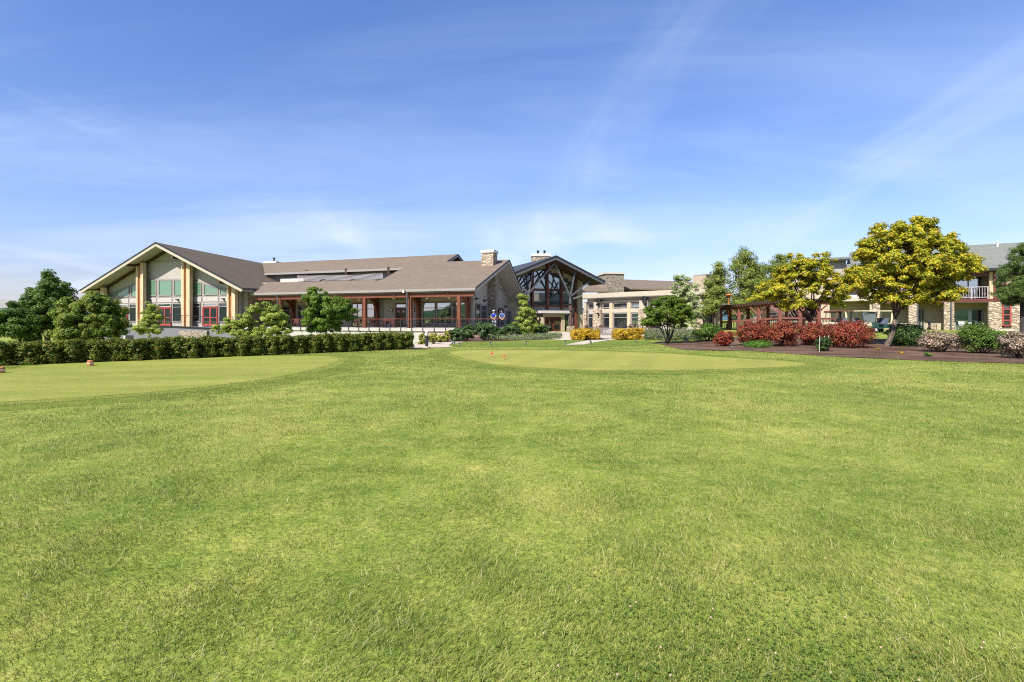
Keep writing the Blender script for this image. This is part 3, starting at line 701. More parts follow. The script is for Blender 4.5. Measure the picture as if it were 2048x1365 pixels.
part('soffit', M['soffit'], wing, lambda m: (m.prism(under([Rg, Ff2, Ff2 + ov, Rg + ov], -.28), (0, 0, -.08)), m.prism(under([E, Rg, Rg + ov, E + ov], -.28), (0, 0, -.08))))
U0, U1 = h(529.5, 546), h(808, 534.7)
part('eave_board', M['taupe'], wing, lambda m: m.beam(dn(U0, -.2), dn(U1, -.2), .12, .3))
part('gable_wall', M['brown'], wing, lambda m: m.prism([dn(M1 - u * .9, -.35), dn(M1 - u * .9 - v * 5, -2.0), dn(M1 - u * .9 + v * 5, -2.0)], -u * .2))
# clerestory behind the cut-out, with its slatted trellis
cl0 = dn(U0 + v * .9, 0); cl1 = dn(U1 + v * .9, 0)
part('clerestory_wall', M['siding'], wing, lambda m: m.prism([dn(cl0, -3.2), dn(cl1, -3.2), dn(cl1, -.1), dn(cl0, -.1)], v * .2))
CW = Plane.through(cl0, cl1)
part('clerestory_lit_patch', M['white'], wing, lambda m: m.pbox(CW, CW.s(565), CW.s(611), CW.z(590, 568), CW.z(590, 557), .003, .4))  # sunlit patch of the clerestory wall, put in as a pale box
tp = [r3(1205, 412), r3(1930, 402), r4(300, 372), r4(590, 352)]
def trellis(m):
    lo_px = np.linspace(595, 764, 82)
    for px in lo_px:
        ytop = np.interp(px, [t_[0] for t_ in tp], [t_[1] for t_ in tp]); a = h(px, 563.5 - (px - 595) * .022) + Vector((0, 0, .0)); wp = h(px, np.interp(px, [529.5, 808], [546, 534.7])); b = a.lerp(wp, .8); b = Vector((b.x, b.y, EYE + (HZ - ytop) / F * b.y))
        m.beam(a + v * .25 + Vector((0, 0, .03)), b, .045, .09)
part('trellis', M['siding'], wing, trellis)
for px in (640, 700, 752):
    part('trellis_beam', M['brown'], wing, lambda m: m.beam(h(px, 562) + Vector((0, 0, .0)), h(px, 562) + v * 3.2 + Vector((0, 0, .55)), .12, .24))
for q in (r3(1335, 350), r3(1782, 335), r4(70, 318), r4(528, 300)):
    a = h(*q); part('bracket', M['brown'], wing, lambda m: (m.beam(a - v * .15 + Vector((0, 0, .08)), a - v * .05 + Vector((0, 0, -1.0)), .28, .2), m.beam(a + Vector((0, 0, -.55)), a + v * .9 + Vector((0, 0, -.4)), .2, .25)))
# vent parapet on the ridge
pv = P(527, 527, M0.y + 2.5); pv2 = P(552, 527, M0.y + 1.0)
part('roof_parapet', M['white'], wing, lambda m: m.prism([dn(pv, -1), dn(pv2, -1), dn(pv2, .34), dn(pv, .34)], (.3, 2.5, 0)))
pt = P(548, 521, pv.y + .5)
part('vent_pipe', M['steel'], wing, lambda m: m.lathe(dn(pt, -.6), [(.16, 0), (.16, .85), (.24, .86), (.24, 1.0), (.05, 1.08)]))
# chimney
cb0 = h(963, 532.5); cw = (h(986.5, 531.5) - cb0).length
zc = lambda y: EYE + (HZ - y) / F * cb0.y
part('chimney', M['stone'], wing, lambda m: m.obox((cb0.x, cb0.y, cb0.z - 1.2), u * cw, v * 1.7, (0, 0, zc(506.3) - cb0.z + 1.2)))
part('chimney_cap', M['white'], wing, lambda m: m.obox(Vector((cb0.x, cb0.y, zc(506.3))) - u * .1 - v * .1, u * (cw + .2), v * 1.9, (0, 0, zc(500.6) - zc(506.3))))
# end wall
ea = E - u * 2.2 + v * 5.5; ea.z = 0
EN = Plane.through(ea, ea + v * 10)
ez = lambda s: min(Nn.z(*EN.at(s, 0)[:2]), 99) - .4
sRg = (Rg - u * 2.2 - ea).dot(v); far_s = (Ff2 - u * 2.2 - ea).dot(v)
part('end_wall', M['siding'], wing, lambda m: m.prism(poly3(EN, [(0, 0), (far_s, 0), (far_s, Ff2.z - .45), (sRg, Rg.z - .45), (0, ez(0))], 0), EN.n * -.3))
part('trim_band', M['taupe'], wing, lambda m: [m.beam(EN.hit(a, b), EN.hit(c, d), .1, .14) for a, b, c, d in ((996, 566, 1012, 571.5), (996, 577, 1019, 586))])
part('chimney_breast', M['stoneg'], wing, lambda m: m.pbox(EN, EN.s(975), EN.moved(1.0).s(996), 0, EN.z(990, 552), .003, 1.0))
en_rows = lambda px, y: EN.z(px, y)
zd = .75
for a, b, yt in ((r4(1458, 0)[0], r4(1505, 0)[0], 607), (r4(1512, 0)[0], r4(1575, 0)[0], 610), (r4(1795, 0)[0], r4(1830, 0)[0], 622), (r4(1834, 0)[0], r4(1870, 0)[0], 623)):
    window(wing, EN, rect(EN.s(a), EN.s(b), zd + .1, EN.z(a, yt)), M['glass'], M['taupe'], .1, trans=(.72,))
window(wing, EN, rect(EN.s(r4(1700, 0)[0]), EN.s(r4(1755, 0)[0]), zd, EN.z(996, 617)), M['skyglass'], M['dark'], .16, trans=(.7,), name='door')
for q in (r4(1462, 636), r4(1550, 657), r4(1777, 720)): wall_lamp(wing, EN, *q, .5, .22)
# porch
PW = Plane.through(ea - u * 10, ea)
pz = lambda x, y: PW.z(*r4(x, y))
ps = lambda x: PW.s(r4(x, 0)[0])
psl = lambda px: PW.s(px)
zce = E.z - .38
part('porch_wall', M['tan'], wing, lambda m: m.pbox(PW, psl(490), PW.s(947), 0, zce + 2.0, -.3, 0))
part('porch_ceiling', M['tan'], wing, lambda m: m.prism([EL + Vector((0, 0, -.36)), E - u * .2 + Vector((0, 0, -.36)), E - u * 2.2 + v * 5.5 + Vector((0, 0, -.36)), EL + v * 5.5 + Vector((0, 0, -.36))], (0, 0, -.05)))
part('eave_beam', M['rbwood'], wing, lambda m: m.pbox(EW.moved(-.35), EW.s(505), EW.s(946), E.z - .86, E.z - .42, -.2, .14))
zwt, zwb = pz(1125, 672), pz(1125, 908)
for a, b in ((893, 1033), (1042, 1208), (1217, 1362)): window(wing, PW, rect(ps(a), ps(b), zwb, zwt), M['skyglass'], M['taupe'], .1, trans=(.74,))
part('stone_base', M['stoneg'], wing, lambda m: m.pbox(PW, ps(890), ps(1365), 0, zwb - .02, .003, .12))
for a, b in ((130, 250), (288, 388)): window(wing, PW, rect(ps(a), ps(b), zwb if a > 200 else zd, zwt), M['skyglass'], M['taupe'] if a > 200 else M['dkred'], .1, mull=() if a > 200 else (.5,), trans=(.72,), name='window' if a > 200 else 'double_door')
for a, b in ((r3(1058, 0)[0], r3(1150, 0)[0]), (r3(1228, 0)[0], r3(1345, 0)[0]), (622, 640), (655, 682)): window(wing, PW, rect(psl(a), psl(b), zd + .2, pz(300, 700)), M['glass'] if a < 570 else M['skyglass'], M['taupe'], .1, trans=(.74,))
part('entry_wall', M['siding'], wing, lambda m: m.pbox(PW, ps(470), ps(828), zd, pz(600, 655), .004, .05))
part('entry_trim', M['taupe'], wing, lambda m: (m.pbox(PW, ps(448), ps(468), zd, pz(600, 640), .003, .16), m.pbox(PW, ps(830), ps(845), zd, pz(600, 640), .003, .16), m.pbox(PW, ps(468), ps(830), pz(600, 655), pz(600, 640), .003, .14)))
window(wing, PW, rect(ps(603), ps(722), pz(660, 738), pz(660, 688)), M['skyglass'], M['dkred'], .1, o=.055, name='transom_window')
double_door(wing, PW, ps(603), ps(722), zd, pz(660, 742), M['dkred'], M['glass'], .14, o=.055)
for x in (560, 795):
    s = ps(x); sc_ = part('sconce', M['dark'], wing, lambda m: m.pbox(PW, s - .2, s + .2, pz(x, 778), pz(x, 735), .054, .10))
    part('shade', M['white'], sc_, lambda m: m.pbox(PW, s - .13, s + .13, pz(x, 772), pz(x, 741), .10, .16))
for px in (561.8, 643.5, 729.5, 820.5, 918):
    s = EW.moved(-.35).s(px); part('porch_column', M['rbwood'], wing, lambda m: (m.pbox(EW.moved(-.35), s - .17, s + .17, zd, E.z - .86, -.2, .14), m.pbox(EW.moved(-.35), s - .20, s + .20, zd, zd + .9, -.22, .16)))
for px in (590, 673, 757, 840, 938.5):
    s = PW.s(px)
    def brace(m):
        m.pbox(PW, s - .19, s + .19, zd, zce - .05, .17, .5)
        pr = [(.5, zce - 1.9), (.62, zce - 1.25), (1.0, zce - .62), (1.9, zce - .1)]
        for (o0, z0), (o1, z1) in zip(pr, pr[1:]): m.beam(PW.at(s, z0, o0), PW.at(s, z1, o1), .26, .3)
        m.pbox(PW, s - .14, s + .14, zce - .34, zce - .02, .5, 5.3)
    part('braced_post', M['rbwood'], wing, brace)
for px in (558, 720):
    part('downspout', M['steel'], wing, lambda m: m.tube([EW.at(EW.s(r4(730, 0)[0] if px > 600 else 556.5), z, .12) for z in (zd, E.z - .3)], .07, 8))
part('gutter_outlet', M['white'], wing, lambda m: m.pbox(EW, EW.s(809), EW.s(812.5), E.z - .42, E.z - .1, .2, .42))
for q in (r4(210, 622), r4(580, 610), r4(935, 608), r4(1175, 602), r3(945, 668), r3(1240, 668), r3(1705, 668), r3(1925, 660)):
    pl = PW.moved(1.6); c = pl.hit(*q); lamp = part('porch_light', M['dark'], wing, lambda m: m.tube([c + Vector((0, 0, .1)), Vector((c.x, c.y, zce - .03))], .02, 6))
    part('shade', M['lamp'], lamp, lambda m: (m.lathe(c - Vector((0, 0, .35)), [(.05, 0), (.16, .05), (.19, .16), (.16, .27), (.08, .32)], 10), m.lathe(c + Vector((0, 0, .0)), [(.05, 0), (.14, .05), (.17, .14), (.14, .22), (.06, .27)], 10)))
# deck
DK = EW.moved(.9); deck = thing('porch_deck', 'white edged raised deck under the long timber porch', 'terrace', tuple(DK.at(DK.s(760), 0)))
dkp = [DK.at(DK.s(470), zd - .3), DK.at(DK.s(1012), zd - .3), DK.at(DK.s(1012), zd - .3) + v * 24, ea + v * 24 + Vector((0, 0, zd - .3)), ea + Vector((0, 0, zd - .3)), PW.at(psl(470), zd - .3)]
part('deck_slab', M['concw'], deck, lambda m: m.prism(dkp, (0, 0, .3)))
part('deck_wall', M['concw'], deck, lambda m: m.pbox(DK, DK.s(470), DK.s(850), -1.3, zd - .3, -.5, -.12))
part('stone_facing', M['stone'], deck, lambda m: m.pbox(DK, DK.s(850), DK.s(1010), -.1, zd - .3, -.5, -.12))
for nm, lab, pa, pb in (('deck_railing', 'red topped metal railing along the front of the timber porch', 584, 1013),):
    rl = thing(nm, lab, 'railing', tuple(DK.at(DK.s(760), zd))); D2 = DK.moved(-.08); zt = 1.71
    part('top_rail', M['rbwood'], rl, lambda m: m.pbox(D2, D2.s(pa), D2.s(pb), zt - .05, zt, -.06, .06))
    part('bottom_rail', M['dark'], rl, lambda m: m.pbox(D2, D2.s(pa), D2.s(pb), zd + .08, zd + .13, -.025, .025))
    part('cable', M['dark'], rl, lambda m: [m.tube([D2.at(D2.s(pa), z), D2.at(D2.s(pb), z)], .009, 4) for z in np.linspace(zd + .25, zt - .15, 5)])
    s = D2.s(pa)
    while s <= D2.s(pb):
        part('post', M['dark'], rl, lambda m: (m.pbox(D2, s - .035, s + .035, zd - .32, zt - .05, -.035 + .09, .035 + .09), m.beam(D2.at(s, zd - .1, .1), D2.at(s + .12, zd - .62, -.1), .09, .09)))
        s += 1.27

# ================================================================== B: glass entrance lodge
r5 = lambda x, y: (1000 + x * .17583, 480 + y * .17583)
PB = Plane(1093, 74, 22); PBf = PB.moved(4.0)
lodge = thing('entrance_lodge', 'entrance lodge with dark gable roof over a tall glass front and branching steel struts', 'building', tuple(PB.at(0, 0)))
B0 = PBf.hit(1112, 511.6); BR = PBf.hit(1210, 562.8); BLt = PBf.hit(1029, 545); BL = B0 + (BLt - B0) * 1.3
bb = PB.n * -22
part('roof', M['slate'], lodge, lambda m: (m.prism([B0, BR, BR + bb, B0 + bb], (0, 0, -.22)), m.prism([B0, B0 + bb, BL + bb, BL], (0, 0, -.22))))
part('fascia', M['steel'], lodge, lambda m: (m.beam(dn(BL, -.36), dn(B0, -.36), .12, .38), m.beam(dn(B0, -.36), dn(BR, -.36), .12, .38)))
part('roof_edge', M['dark'], lodge, lambda m: (m.beam(dn(BL, -.07) + PB.n * .04, dn(B0, -.07) + PB.n * .04, .14, .2), m.beam(dn(B0, -.07) + PB.n * .04, dn(BR, -.07) + PB.n * .04, .14, .2)))
b4 = PB.n * -4.1
part('soffit', M['brown'], lodge, lambda m: (m.prism(under([B0, BR, BR + b4, B0 + b4], -.30), (0, 0, -.1)), m.prism(under([B0, B0 + b4, BL + b4, BL], -.30), (0, 0, -.1))))
SBr, SBl = Slope(B0, BR, B0 + bb), Slope(B0, BL, B0 + bb)
zB = lambda s: min(SBr.z(*PB.at(s, 0)[:2]), SBl.z(*PB.at(s, 0)[:2])) - .45
bs = lambda x: PB.s(r5(x, 0)[0])
bz = lambda x, y: PB.z(*r5(x, y))
sBm = max((bs(500) + i * .02 for i in range(600)), key=zB)
bl, br = PB.s(1015), bs(940)
part('wall', M['stucco'], lodge, lambda m: m.prism(poly3(PB, [(bl, 0), (br, 0), (br, zB(br)), (sBm, zB(sBm)), (bl, zB(bl))], 0), PB.n * -.4))
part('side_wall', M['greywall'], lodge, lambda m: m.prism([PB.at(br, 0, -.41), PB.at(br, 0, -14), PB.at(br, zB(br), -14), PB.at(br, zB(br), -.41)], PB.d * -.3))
gz0, gzm, gz1 = bz(600, 752), bz(600, 572), 0
xs = [205, 285, 362, 530, 694, 855]
def gtop(x): return zB(bs(x)) - .75
for a, b in zip(xs[1:], xs[2:]):
    window(lodge, PB, rect(bs(a) + .1, bs(b) - .1, gz0, gzm - .1), M['lodgeglass'], M['dark'], .07)
    window(lodge, PB, [(bs(a) + .1, gzm + .1), (bs(b) - .1, gzm + .1), (bs(b) - .1, gtop(b)), (bs(a) + .1, gtop(a))] if not (a < 600 < b) else
           [(bs(a) + .1, gzm + .1), (bs(b) - .1, gzm + .1), (bs(b) - .1, gtop(b)), (sBm if bs(a) < sBm < bs(b) else (bs(a) + bs(b)) / 2, max(gtop(a), gtop(b)) + .12), (bs(a) + .1, gtop(a))], M['lodgeglass'], M['dark'], .07)
window(lodge, PB, [(bs(200), gz0), (bs(362) - .1, gz0), (bs(362) - .1, gtop(362)), (bs(200), gtop(205))], M['lodgeglass'], M['dark'], .07, mull=(.5,))
for x in (362, 530, 694, 855): part('mullion', M['rbwood'], lodge, lambda m: m.pbox(PB, bs(x) - .15, bs(x) + .15, (0.0 if x == 855 else gz0 - .5), zB(bs(x)) - .02, .005, .4))
for z in (gz0 - .02, gzm): part('crossbeam', M['rbwood'], lodge, lambda m: [m.pbox(PB, bs(a) + .16, bs(b) - .16, z - .1, z + .1, .006, .3) for a, b in ((362, 530), (530, 694), (694, 855))])
part('wall_light', M['lamp'], lodge, lambda m: m.pbox(PB, bs(888), bs(898), bz(890, 838), bz(890, 826), .003, .12))
window(lodge, PB, rect(bs(735), bs(780), .1, bz(750, 855)), M['glass'], M['dark'], .08); window(lodge, PB, rect(bs(825), bs(842), .1, bz(830, 855)), M['glass'], M['dark'], .06)
part('wall_base', M['siding'], lodge, lambda m: m.pbox(PB, bs(370), bs(845), bz(600, 805), gz0 - .13, .004, .05))
# vestibule with flat canopy
V1 = PB.moved(3.0); vs = lambda x: V1.s(r5(x, 0)[0]); vz = lambda x, y: V1.z(*r5(x, y))
part('canopy', M['white'], lodge, lambda m: m.pbox(V1, vs(455), vs(775), vz(600, 836), vz(600, 806), -2.9, .5))
zvt = vz(600, 840)
part('vestibule_wall', M['stucco'], lodge, lambda m: (m.pbox(V1, vs(490), vs(505), 0, zvt, -2.9, 0), m.pbox(V1, vs(700), vs(738), 0, zvt, -2.9, 0), m.pbox(V1, vs(505), vs(700), vz(600, 878), zvt, -2.9, 0)))
V2 = V1.moved(-.35); zvd = vz(600, 905)
part('door_header', M['dkred'], lodge, lambda m: m.pbox(V2, V2.s(1088.9), V2.s(1123), zvd, vz(600, 878), -.1, .1))
double_door(lodge, V2, V2.s(1089.2), V2.s(1122.8), 0.02, zvd, M['dkred'], M['glass'], .12)
# branching struts
def strut_tree(node, ends, base):
    part('strut', M['steel'], lodge, lambda m: [m.beam(node, e, .16, .2) for e in ends])
    c = part('strut_column', M['steel'], lodge, lambda m: [m.tube([(node.x + dx, node.y + dy, base), (node.x + dx * .5, node.y + dy * .5, node.z - .9), (node.x, node.y, node.z)], .085, 8) for dx, dy in ((-.22, 0), (.22, 0), (0, .22), (0, -.22))])
    part('timber_core', M['rbwood'], lodge, lambda m: m.box(node.x - .16, node.x + .16, node.y - .16, node.y + .16, base + .1, node.z - 1.0))
    for z in (base + .02, (base + node.z) * .5, node.z - 1.1): part('collar', M['dark'], lodge, lambda m: m.box(node.x - .3, node.x + .3, node.y - .3, node.y + .3, z, z + .1))
    part('pedestal', M['stone'], lodge, lambda m: m.box(node.x - .5, node.x + .5, node.y - .5, node.y + .5, -.05, base))
V3 = PB.moved(3.3)
nd = V3.hit(*r5(800, 645))
strut_tree(nd, [V3.hit(*r5(620, 268)), V3.hit(*r5(850, 372)), V3.hit(*r5(1030, 468)), PB.moved(.6).hit(*r5(700, 480))], .75)
nd2 = V3.hit(*r5(328, 608))
strut_tree(nd2, [V3.hit(*r5(618, 268)), V3.hit(*r5(372, 352)), V3.hit(*r5(175, 480)), PB.moved(.6).hit(*r5(535, 335)), PB.moved(.6).hit(*r5(290, 400))], .75)
V4 = PB.moved(1.4); nd3 = V4.hit(*r5(700, 640))
part('strut', M['dark'], lodge, lambda m: [m.beam(V4.hit(*r5(a, b)), V4.hit(*r5(c, d)), .12, .14) for a, b, c, d in ((690, 640, 550, 460), (690, 640, 570, 350), (340, 610, 470, 360), (320, 600, 260, 420))])
for a, b in ((205, 280), (400, 515), (560, 680), (710, 750), (775, 840)): part('corbel_panel', M['stucco'], lodge, lambda m: m.pbox(PB, bs(a), bs(b), zB((bs(a) + bs(b)) / 2) - .8, zB((bs(a) + bs(b)) / 2) - .2, .01, .12))
# chimney behind the ridge, and stone tower to the right
cbk = P(1064, 527, 86); cwd = P(1100, 527, 86).x - cbk.x
zc2 = lambda y: EYE + (HZ - y) / F * 86
part('chimney', M['stone'], lodge, lambda m: m.box(cbk.x, cbk.x + cwd, 86, 88.5, 4, zc2(513)))
part('chimney_cap', M['white'], lodge, lambda m: m.box(cbk.x - .12, cbk.x + cwd + .12, 85.88, 88.62, zc2(513), zc2(507.5)))
for px in (1076, 1089): part('flue', M['dark'], lodge, lambda m: m.lathe(P(px, 507.6, 87), [(.16, 0), (.16, .22), (.27, .24), (.27, .3), (.12, .34), (.24, .42), (.22, .5), (.05, .55)], 10))

# ================================================================== C: curved lounge
r6 = lambda x, y: (1160 + x * .1612, 500 + y * .16118)
lounge = thing('curved_lounge', 'low curved lounge with stone piers and a flat cream roof right of the entrance', 'building', (12, 55, 0))
cpx = [1165, 1190, 1215, 1240, 1265, 1290, 1315, 1347, 1380, 1411, 1438]
cY = np.interp(cpx, [1162, 1171, 1230, 1290, 1347, 1411, 1470], [61, 60.2, 56.6, 53.9, 51.7, 50.4, 50.0])
cpt = [P(a, HZ, b) for a, b in zip(cpx, cY)]
def cpos(px): return P(px, HZ, float(np.interp(px, cpx, cY)))
ZT = 4.62
def band(m, off0, off1, z0, z1, pxs):
    for a, b in zip(pxs, pxs[1:]):
        pa, pb = cpos(a), cpos(b); pl = Plane.through(pa, pb)
        m.prism([pa.xy.to_3d() + pl.n * off1 + Vector((0, 0, z0)), pb.xy.to_3d() + pl.n * off1 + Vector((0, 0, z0)), pb.xy.to_3d() + pl.n * off0 + Vector((0, 0, z0)), pa.xy.to_3d() + pl.n * off0 + Vector((0, 0, z0))], (0, 0, z1 - z0))
part('roof_fascia', M['cream'], lounge, lambda m: band(m, -.6, .0, ZT - .5, ZT, cpx))
roofp = [c.xy.to_3d() + Vector((0, .3, ZT - .03)) for c in cpt]
part('roof', M['shgrey'], lounge, lambda m: m.prism(roofp + [Vector((cpt[-1].x, 70, ZT - .03)), Vector((cpt[0].x, 70, ZT - .03))], (0, 0, -.2)))
part('soffit', M['soffit'], lounge, lambda m: band(m, -1.0, -.05, ZT - .56, ZT - .5, cpx))
part('wall', M['siding'], lounge, lambda m: band(m, -1.3, -.8, 0, ZT - .56, cpx))
def cpl(pa, pb):
    a, b = cpos(pa), cpos(pb); pl = Plane.through(a, b).moved(-.8); return pl, pl.s(pa), pl.s(pb)
def cz(px, y): return EYE + (HZ - y) / F * (float(np.interp(px, cpx, cY)) + .8)
zl0, zl1 = cz(1215, 657.5), cz(1215, 627.5); zu0, zu1 = cz(1215, 616.2), cz(1215, 607.5)
for a, b, gm in ((110, 186, 'glass'), (290, 376, 'glass'), (423, 596, 'glass'), (643, 747, 'skyglass'), (868, 1000, 'glass'), (1535, 1650, 'glass'), (1160, 1330, 'glass')):
    pl, s0, s1 = cpl(r6(a, 0)[0], r6(b, 0)[0])
    window(lounge, pl, rect(s0, s1, zl0, zl1), M[gm], M['taupe'], .07, trans=(.74,)); window(lounge, pl, rect(s0, s1, zu0, zu1), M[gm], M['taupe'], .07)
for a, b in ((70, 106), (190, 286), (750, 866), (1405, 1530), (1660, 1720)):
    pl, s0, s1 = cpl(r6(a, 0)[0], r6(b, 0)[0])
    pr = part('stone_pier', M['stone'], lounge, lambda m: m.pbox(pl, s0, s1, -.05, cz(1215, 620), .003, .45))
    part('pier_cap', M['cream'], pr, lambda m: m.pbox(pl, s0 + .06, s1 - .06, cz(1215, 620), cz(1215, 603), .003, .35))
for a, b in ((378, 417), (598, 640)):
    pl, s0, s1 = cpl(r6(a, 0)[0], r6(b, 0)[0]); part('window_pier', M['stucco'], lounge, lambda m: m.pbox(pl, s0, s1, 0, zu1 + .1, .003, .2))
part('spandrel', M['cream'], lounge, lambda m: band(m, -.79, -.62, zl1 + .08, zu0 - .12, [1177, 1190, 1215, 1240, 1265, 1285]))
part('spandrel', M['cream'], lounge, lambda m: band(m, -.79, -.62, zu1 + .08, zu1 + .3, [1177, 1190, 1215, 1240, 1265, 1285]))
for q in (r6(232, 690), r6(235, 800), r6(815, 680)): wall_lamp(lounge, Plane.through(cpos(q[0] - 8), cpos(q[0] + 8)).moved(-.35), *q, .2, .35)
for q in (r6(236, 605), r6(808, 578), r6(1330, 570)): part('roof_bracket', M['dark'], lounge, lambda m: m.obox(cpos(q[0]) .xy.to_3d() + Vector((-.15, .1, ZT - .5 - .62)), (.3, 0, 0), (0, .75, 0), (0, 0, .6)))
# stone tower, brown roof and beige block behind
tw = P(1212, 580, 82); tl = P(1195, 580, 86.5)
zt62 = lambda y: EYE + (HZ - y) / F * 82
twp = [tw, P(1248, 580, 82.8), P(1248, 580, 82.8) + Vector((-.2, 4, 0)), tl]
part('stone_tower', M['stoneg'], lounge, lambda m: m.prism([Vector((p.x, p.y, 2)) for p in twp], (0, 0, zt62(548) - 2)))
part('tower_cap', M['white'], lounge, lambda m: m.prism([Vector((p.x + (-.15 if i in (0, 3) else .15), p.y + (-.15 if i < 2 else .15), zt62(548))) for i, p in enumerate(twp)], (0, 0, zt62(544) - zt62(548))))
back = [P(1170, 581, 64), P(1400, 577, 62), P(1400, 563, 70), P(1248, 560, 72), P(1180, 572, 72)]
part('rear_roof', M['shingle'], lounge, lambda m: m.prism([P(1240, 576, 86), P(1400, 579, 84), P(1400, 564.5, 94), P(1240, 559, 97)], (0, 0, -.25)))
part('rear_roof', M['shingle'], lounge, lambda m: m.prism([P(1160, 583, 80), P(1222, 583, 80), P(1196, 571, 88), P(1178, 568, 89)], (0, 0, -.2)))
part('rear_wall', M['greywall'], lounge, lambda m: m.prism([Vector((p.x, p.y, 2)) for p in (P(1245, 580, 87), P(1400, 580, 85))] + [P(1400, 579.5, 85), P(1245, 577, 87)], (0, .4, 0)))
blk = [P(1385, 580, 58), P(1411, 580, 56), P(1450, 580, 57.5), P(1430, 580, 62)]
part('roof_block', M['stucco'], lounge, lambda m: m.prism([Vector((p.x, p.y, 3)) for p in blk], (0, 0, EYE + (HZ - 551) / F * 56 - 3)))
part('roof_block_edge', M['taupe'], lounge, lambda m: m.prism([Vector((p.x * 1.003, p.y - .1, EYE + (HZ - 551) / F * 56)) for p in blk], (0, 0, .15)))
part('chimney', M['stone'], lounge, lambda m: m.box(P(1362, 0, 82).x, P(1376, 0, 82).x, 82, 83.5, 3, zt62(558)))
# ================================================================== E: two-storey hotel wing
e6 = lambda x, y: (1860 + x * .1905, 480 + y * .19048)
e8 = lambda x, y: (1700 + x * .24183, 410 + y * .24176)
PE = Plane(1990, 50, -30); PEe = PE.moved(.9); PEb = PE.moved(-2.0); PEr = PE.moved(-8)
hotel = thing('hotel_wing', 'two storey beige hotel wing with stone piers, white balcony rails and red window grids', 'building', tuple(PE.at(0, .55)))
zg = .5; zbt = PE.z(1940, 598.5); zbb = PE.z(1940, 604.5); zev = PEe.z(1965, 536.5); zrd = PEr.z(2000, 487.5)
es_ = PE.s; xL, xR = 1585, 2190
part('roof', M['shgrey'], hotel, lambda m: (m.prism([PEe.at(PEe.s(1690), zev), PEe.at(PEe.s(xR), zev), PEr.at(PEr.s(xR), zrd), PEr.at(PEr.s(1700), zrd)], (0, 0, -.2)), m.prism([PEr.at(PEr.s(1700), zrd), PEr.at(PEr.s(xR), zrd), PEr.at(PEr.s(xR), zev, -9), PEr.at(PEr.s(1690), zev, -9)], (0, 0, -.2))))
part('gutter', M['dark'], hotel, lambda m: m.pbox(PEe, PEe.s(1690), PEe.s(xR), zev - .28, zev - .03, 0, .12))
part('soffit', M['brown'], hotel, lambda m: m.pbox(PE, es_(1690), es_(xR), zev - .34, zev - .28, -2, .88))
part('fascia', M['dkred'], hotel, lambda m: m.pbox(PE, es_(1690), es_(xR), zev - .75, zev - .35, -.2, .02))
part('rear_wall', M['tan'], hotel, lambda m: m.pbox(PEb, PEb.s(xL), PEb.s(xR), zg - .5, zev - .3, -.3, 0))
part('balcony_slab', M['dkred'], hotel, lambda m: m.pbox(PE, es_(1742), es_(xR), zbb, zbt, -2.0, .12))
part('balcony_ceiling', M['tan'], hotel, lambda m: m.pbox(PE, es_(1742), es_(xR), zbb - .06, zbb - .002, -2.0, .05))
def dividers(m, pxs, z0, z1):
    for px in pxs: m.pbox(PE, es_(px) - .1, es_(px) + .1, z0, z1, -2.0, -.05)
part('party_wall', M['tan'], hotel, lambda m: dividers(m, (1742, 1825, 1899, 1990, 2060), zg - .3, zev - .35))
part('stone_wall', M['stone'], hotel, lambda m: (m.pbox(PE, es_(1976.6), es_(2003), zg - .4, zbb - .01, -.3, .1), m.pbox(PE, es_(2021), es_(xR), zg - .4, zbb - .01, -.3, .1), m.pbox(PE, es_(2003), es_(2021), zg - .4, PE.z(2012, 656), -.3, .06)))
part('wall_base', M['white'], hotel, lambda m: m.pbox(PE, es_(1976), es_(xR), zg - .4, zg + .16, .11, .16))
for a, b in ((1887.6, 1899.5), (1903.5, 1908), (1817, 1833.5), (1745, 1760)):
    part('stone_pier', M['stone'], hotel, lambda m: m.pbox(PE, es_(a), es_(b), zg - .4, zbb - .01, -.45, .14))
part('downspout', M['steel'], hotel, lambda m: [m.tube([PE.at(es_(px), zg, .2), PE.at(es_(px), zev - .3, .2)], .07, 8) for px in (1901.6, 1834.5)])
for a, b in ((1889, 1897.5), (1978.5, 1986), (1824, 1832), (1742, 1748)):
    part('balcony_post', M['post'], hotel, lambda m: m.pbox(PE, es_(a), es_(b), zbt, zev - .35, -.3, .08))
part('upper_wall', M['stucco'], hotel, lambda m: m.pbox(PE, es_(2013), es_(xR), zbt, zev - .35, -.3, .0))
def grid_window(pa, pb, z0, z1, rows, cols, name='grid_window'):
    s0, s1 = es_(pa), es_(pb); w_ = part(name, M['gridred'], hotel, lambda m: ([m.pbox(PE, s0 + (s1 - s0) * c / cols - .06, s0 + (s1 - s0) * c / cols + .06, z0, z1, .1, .2) for c in range(cols + 1)], [m.pbox(PE, s0 + .062, s1 - .062, z0 + (z1 - z0) * r / rows - .05, z0 + (z1 - z0) * r / rows + .05, .11, .19) for r in range(rows + 1)]))
    part('pane', M['glass'], w_, lambda m: m.pbox(PE, s0, s1, z0, z1, .085, .1))
grid_window(1988.5, 2010, zbt + .05, PE.z(1995, 547), 4, 2); grid_window(2005, 2020, PE.z(2012, 652), PE.z(2012, 608), 4, 1)
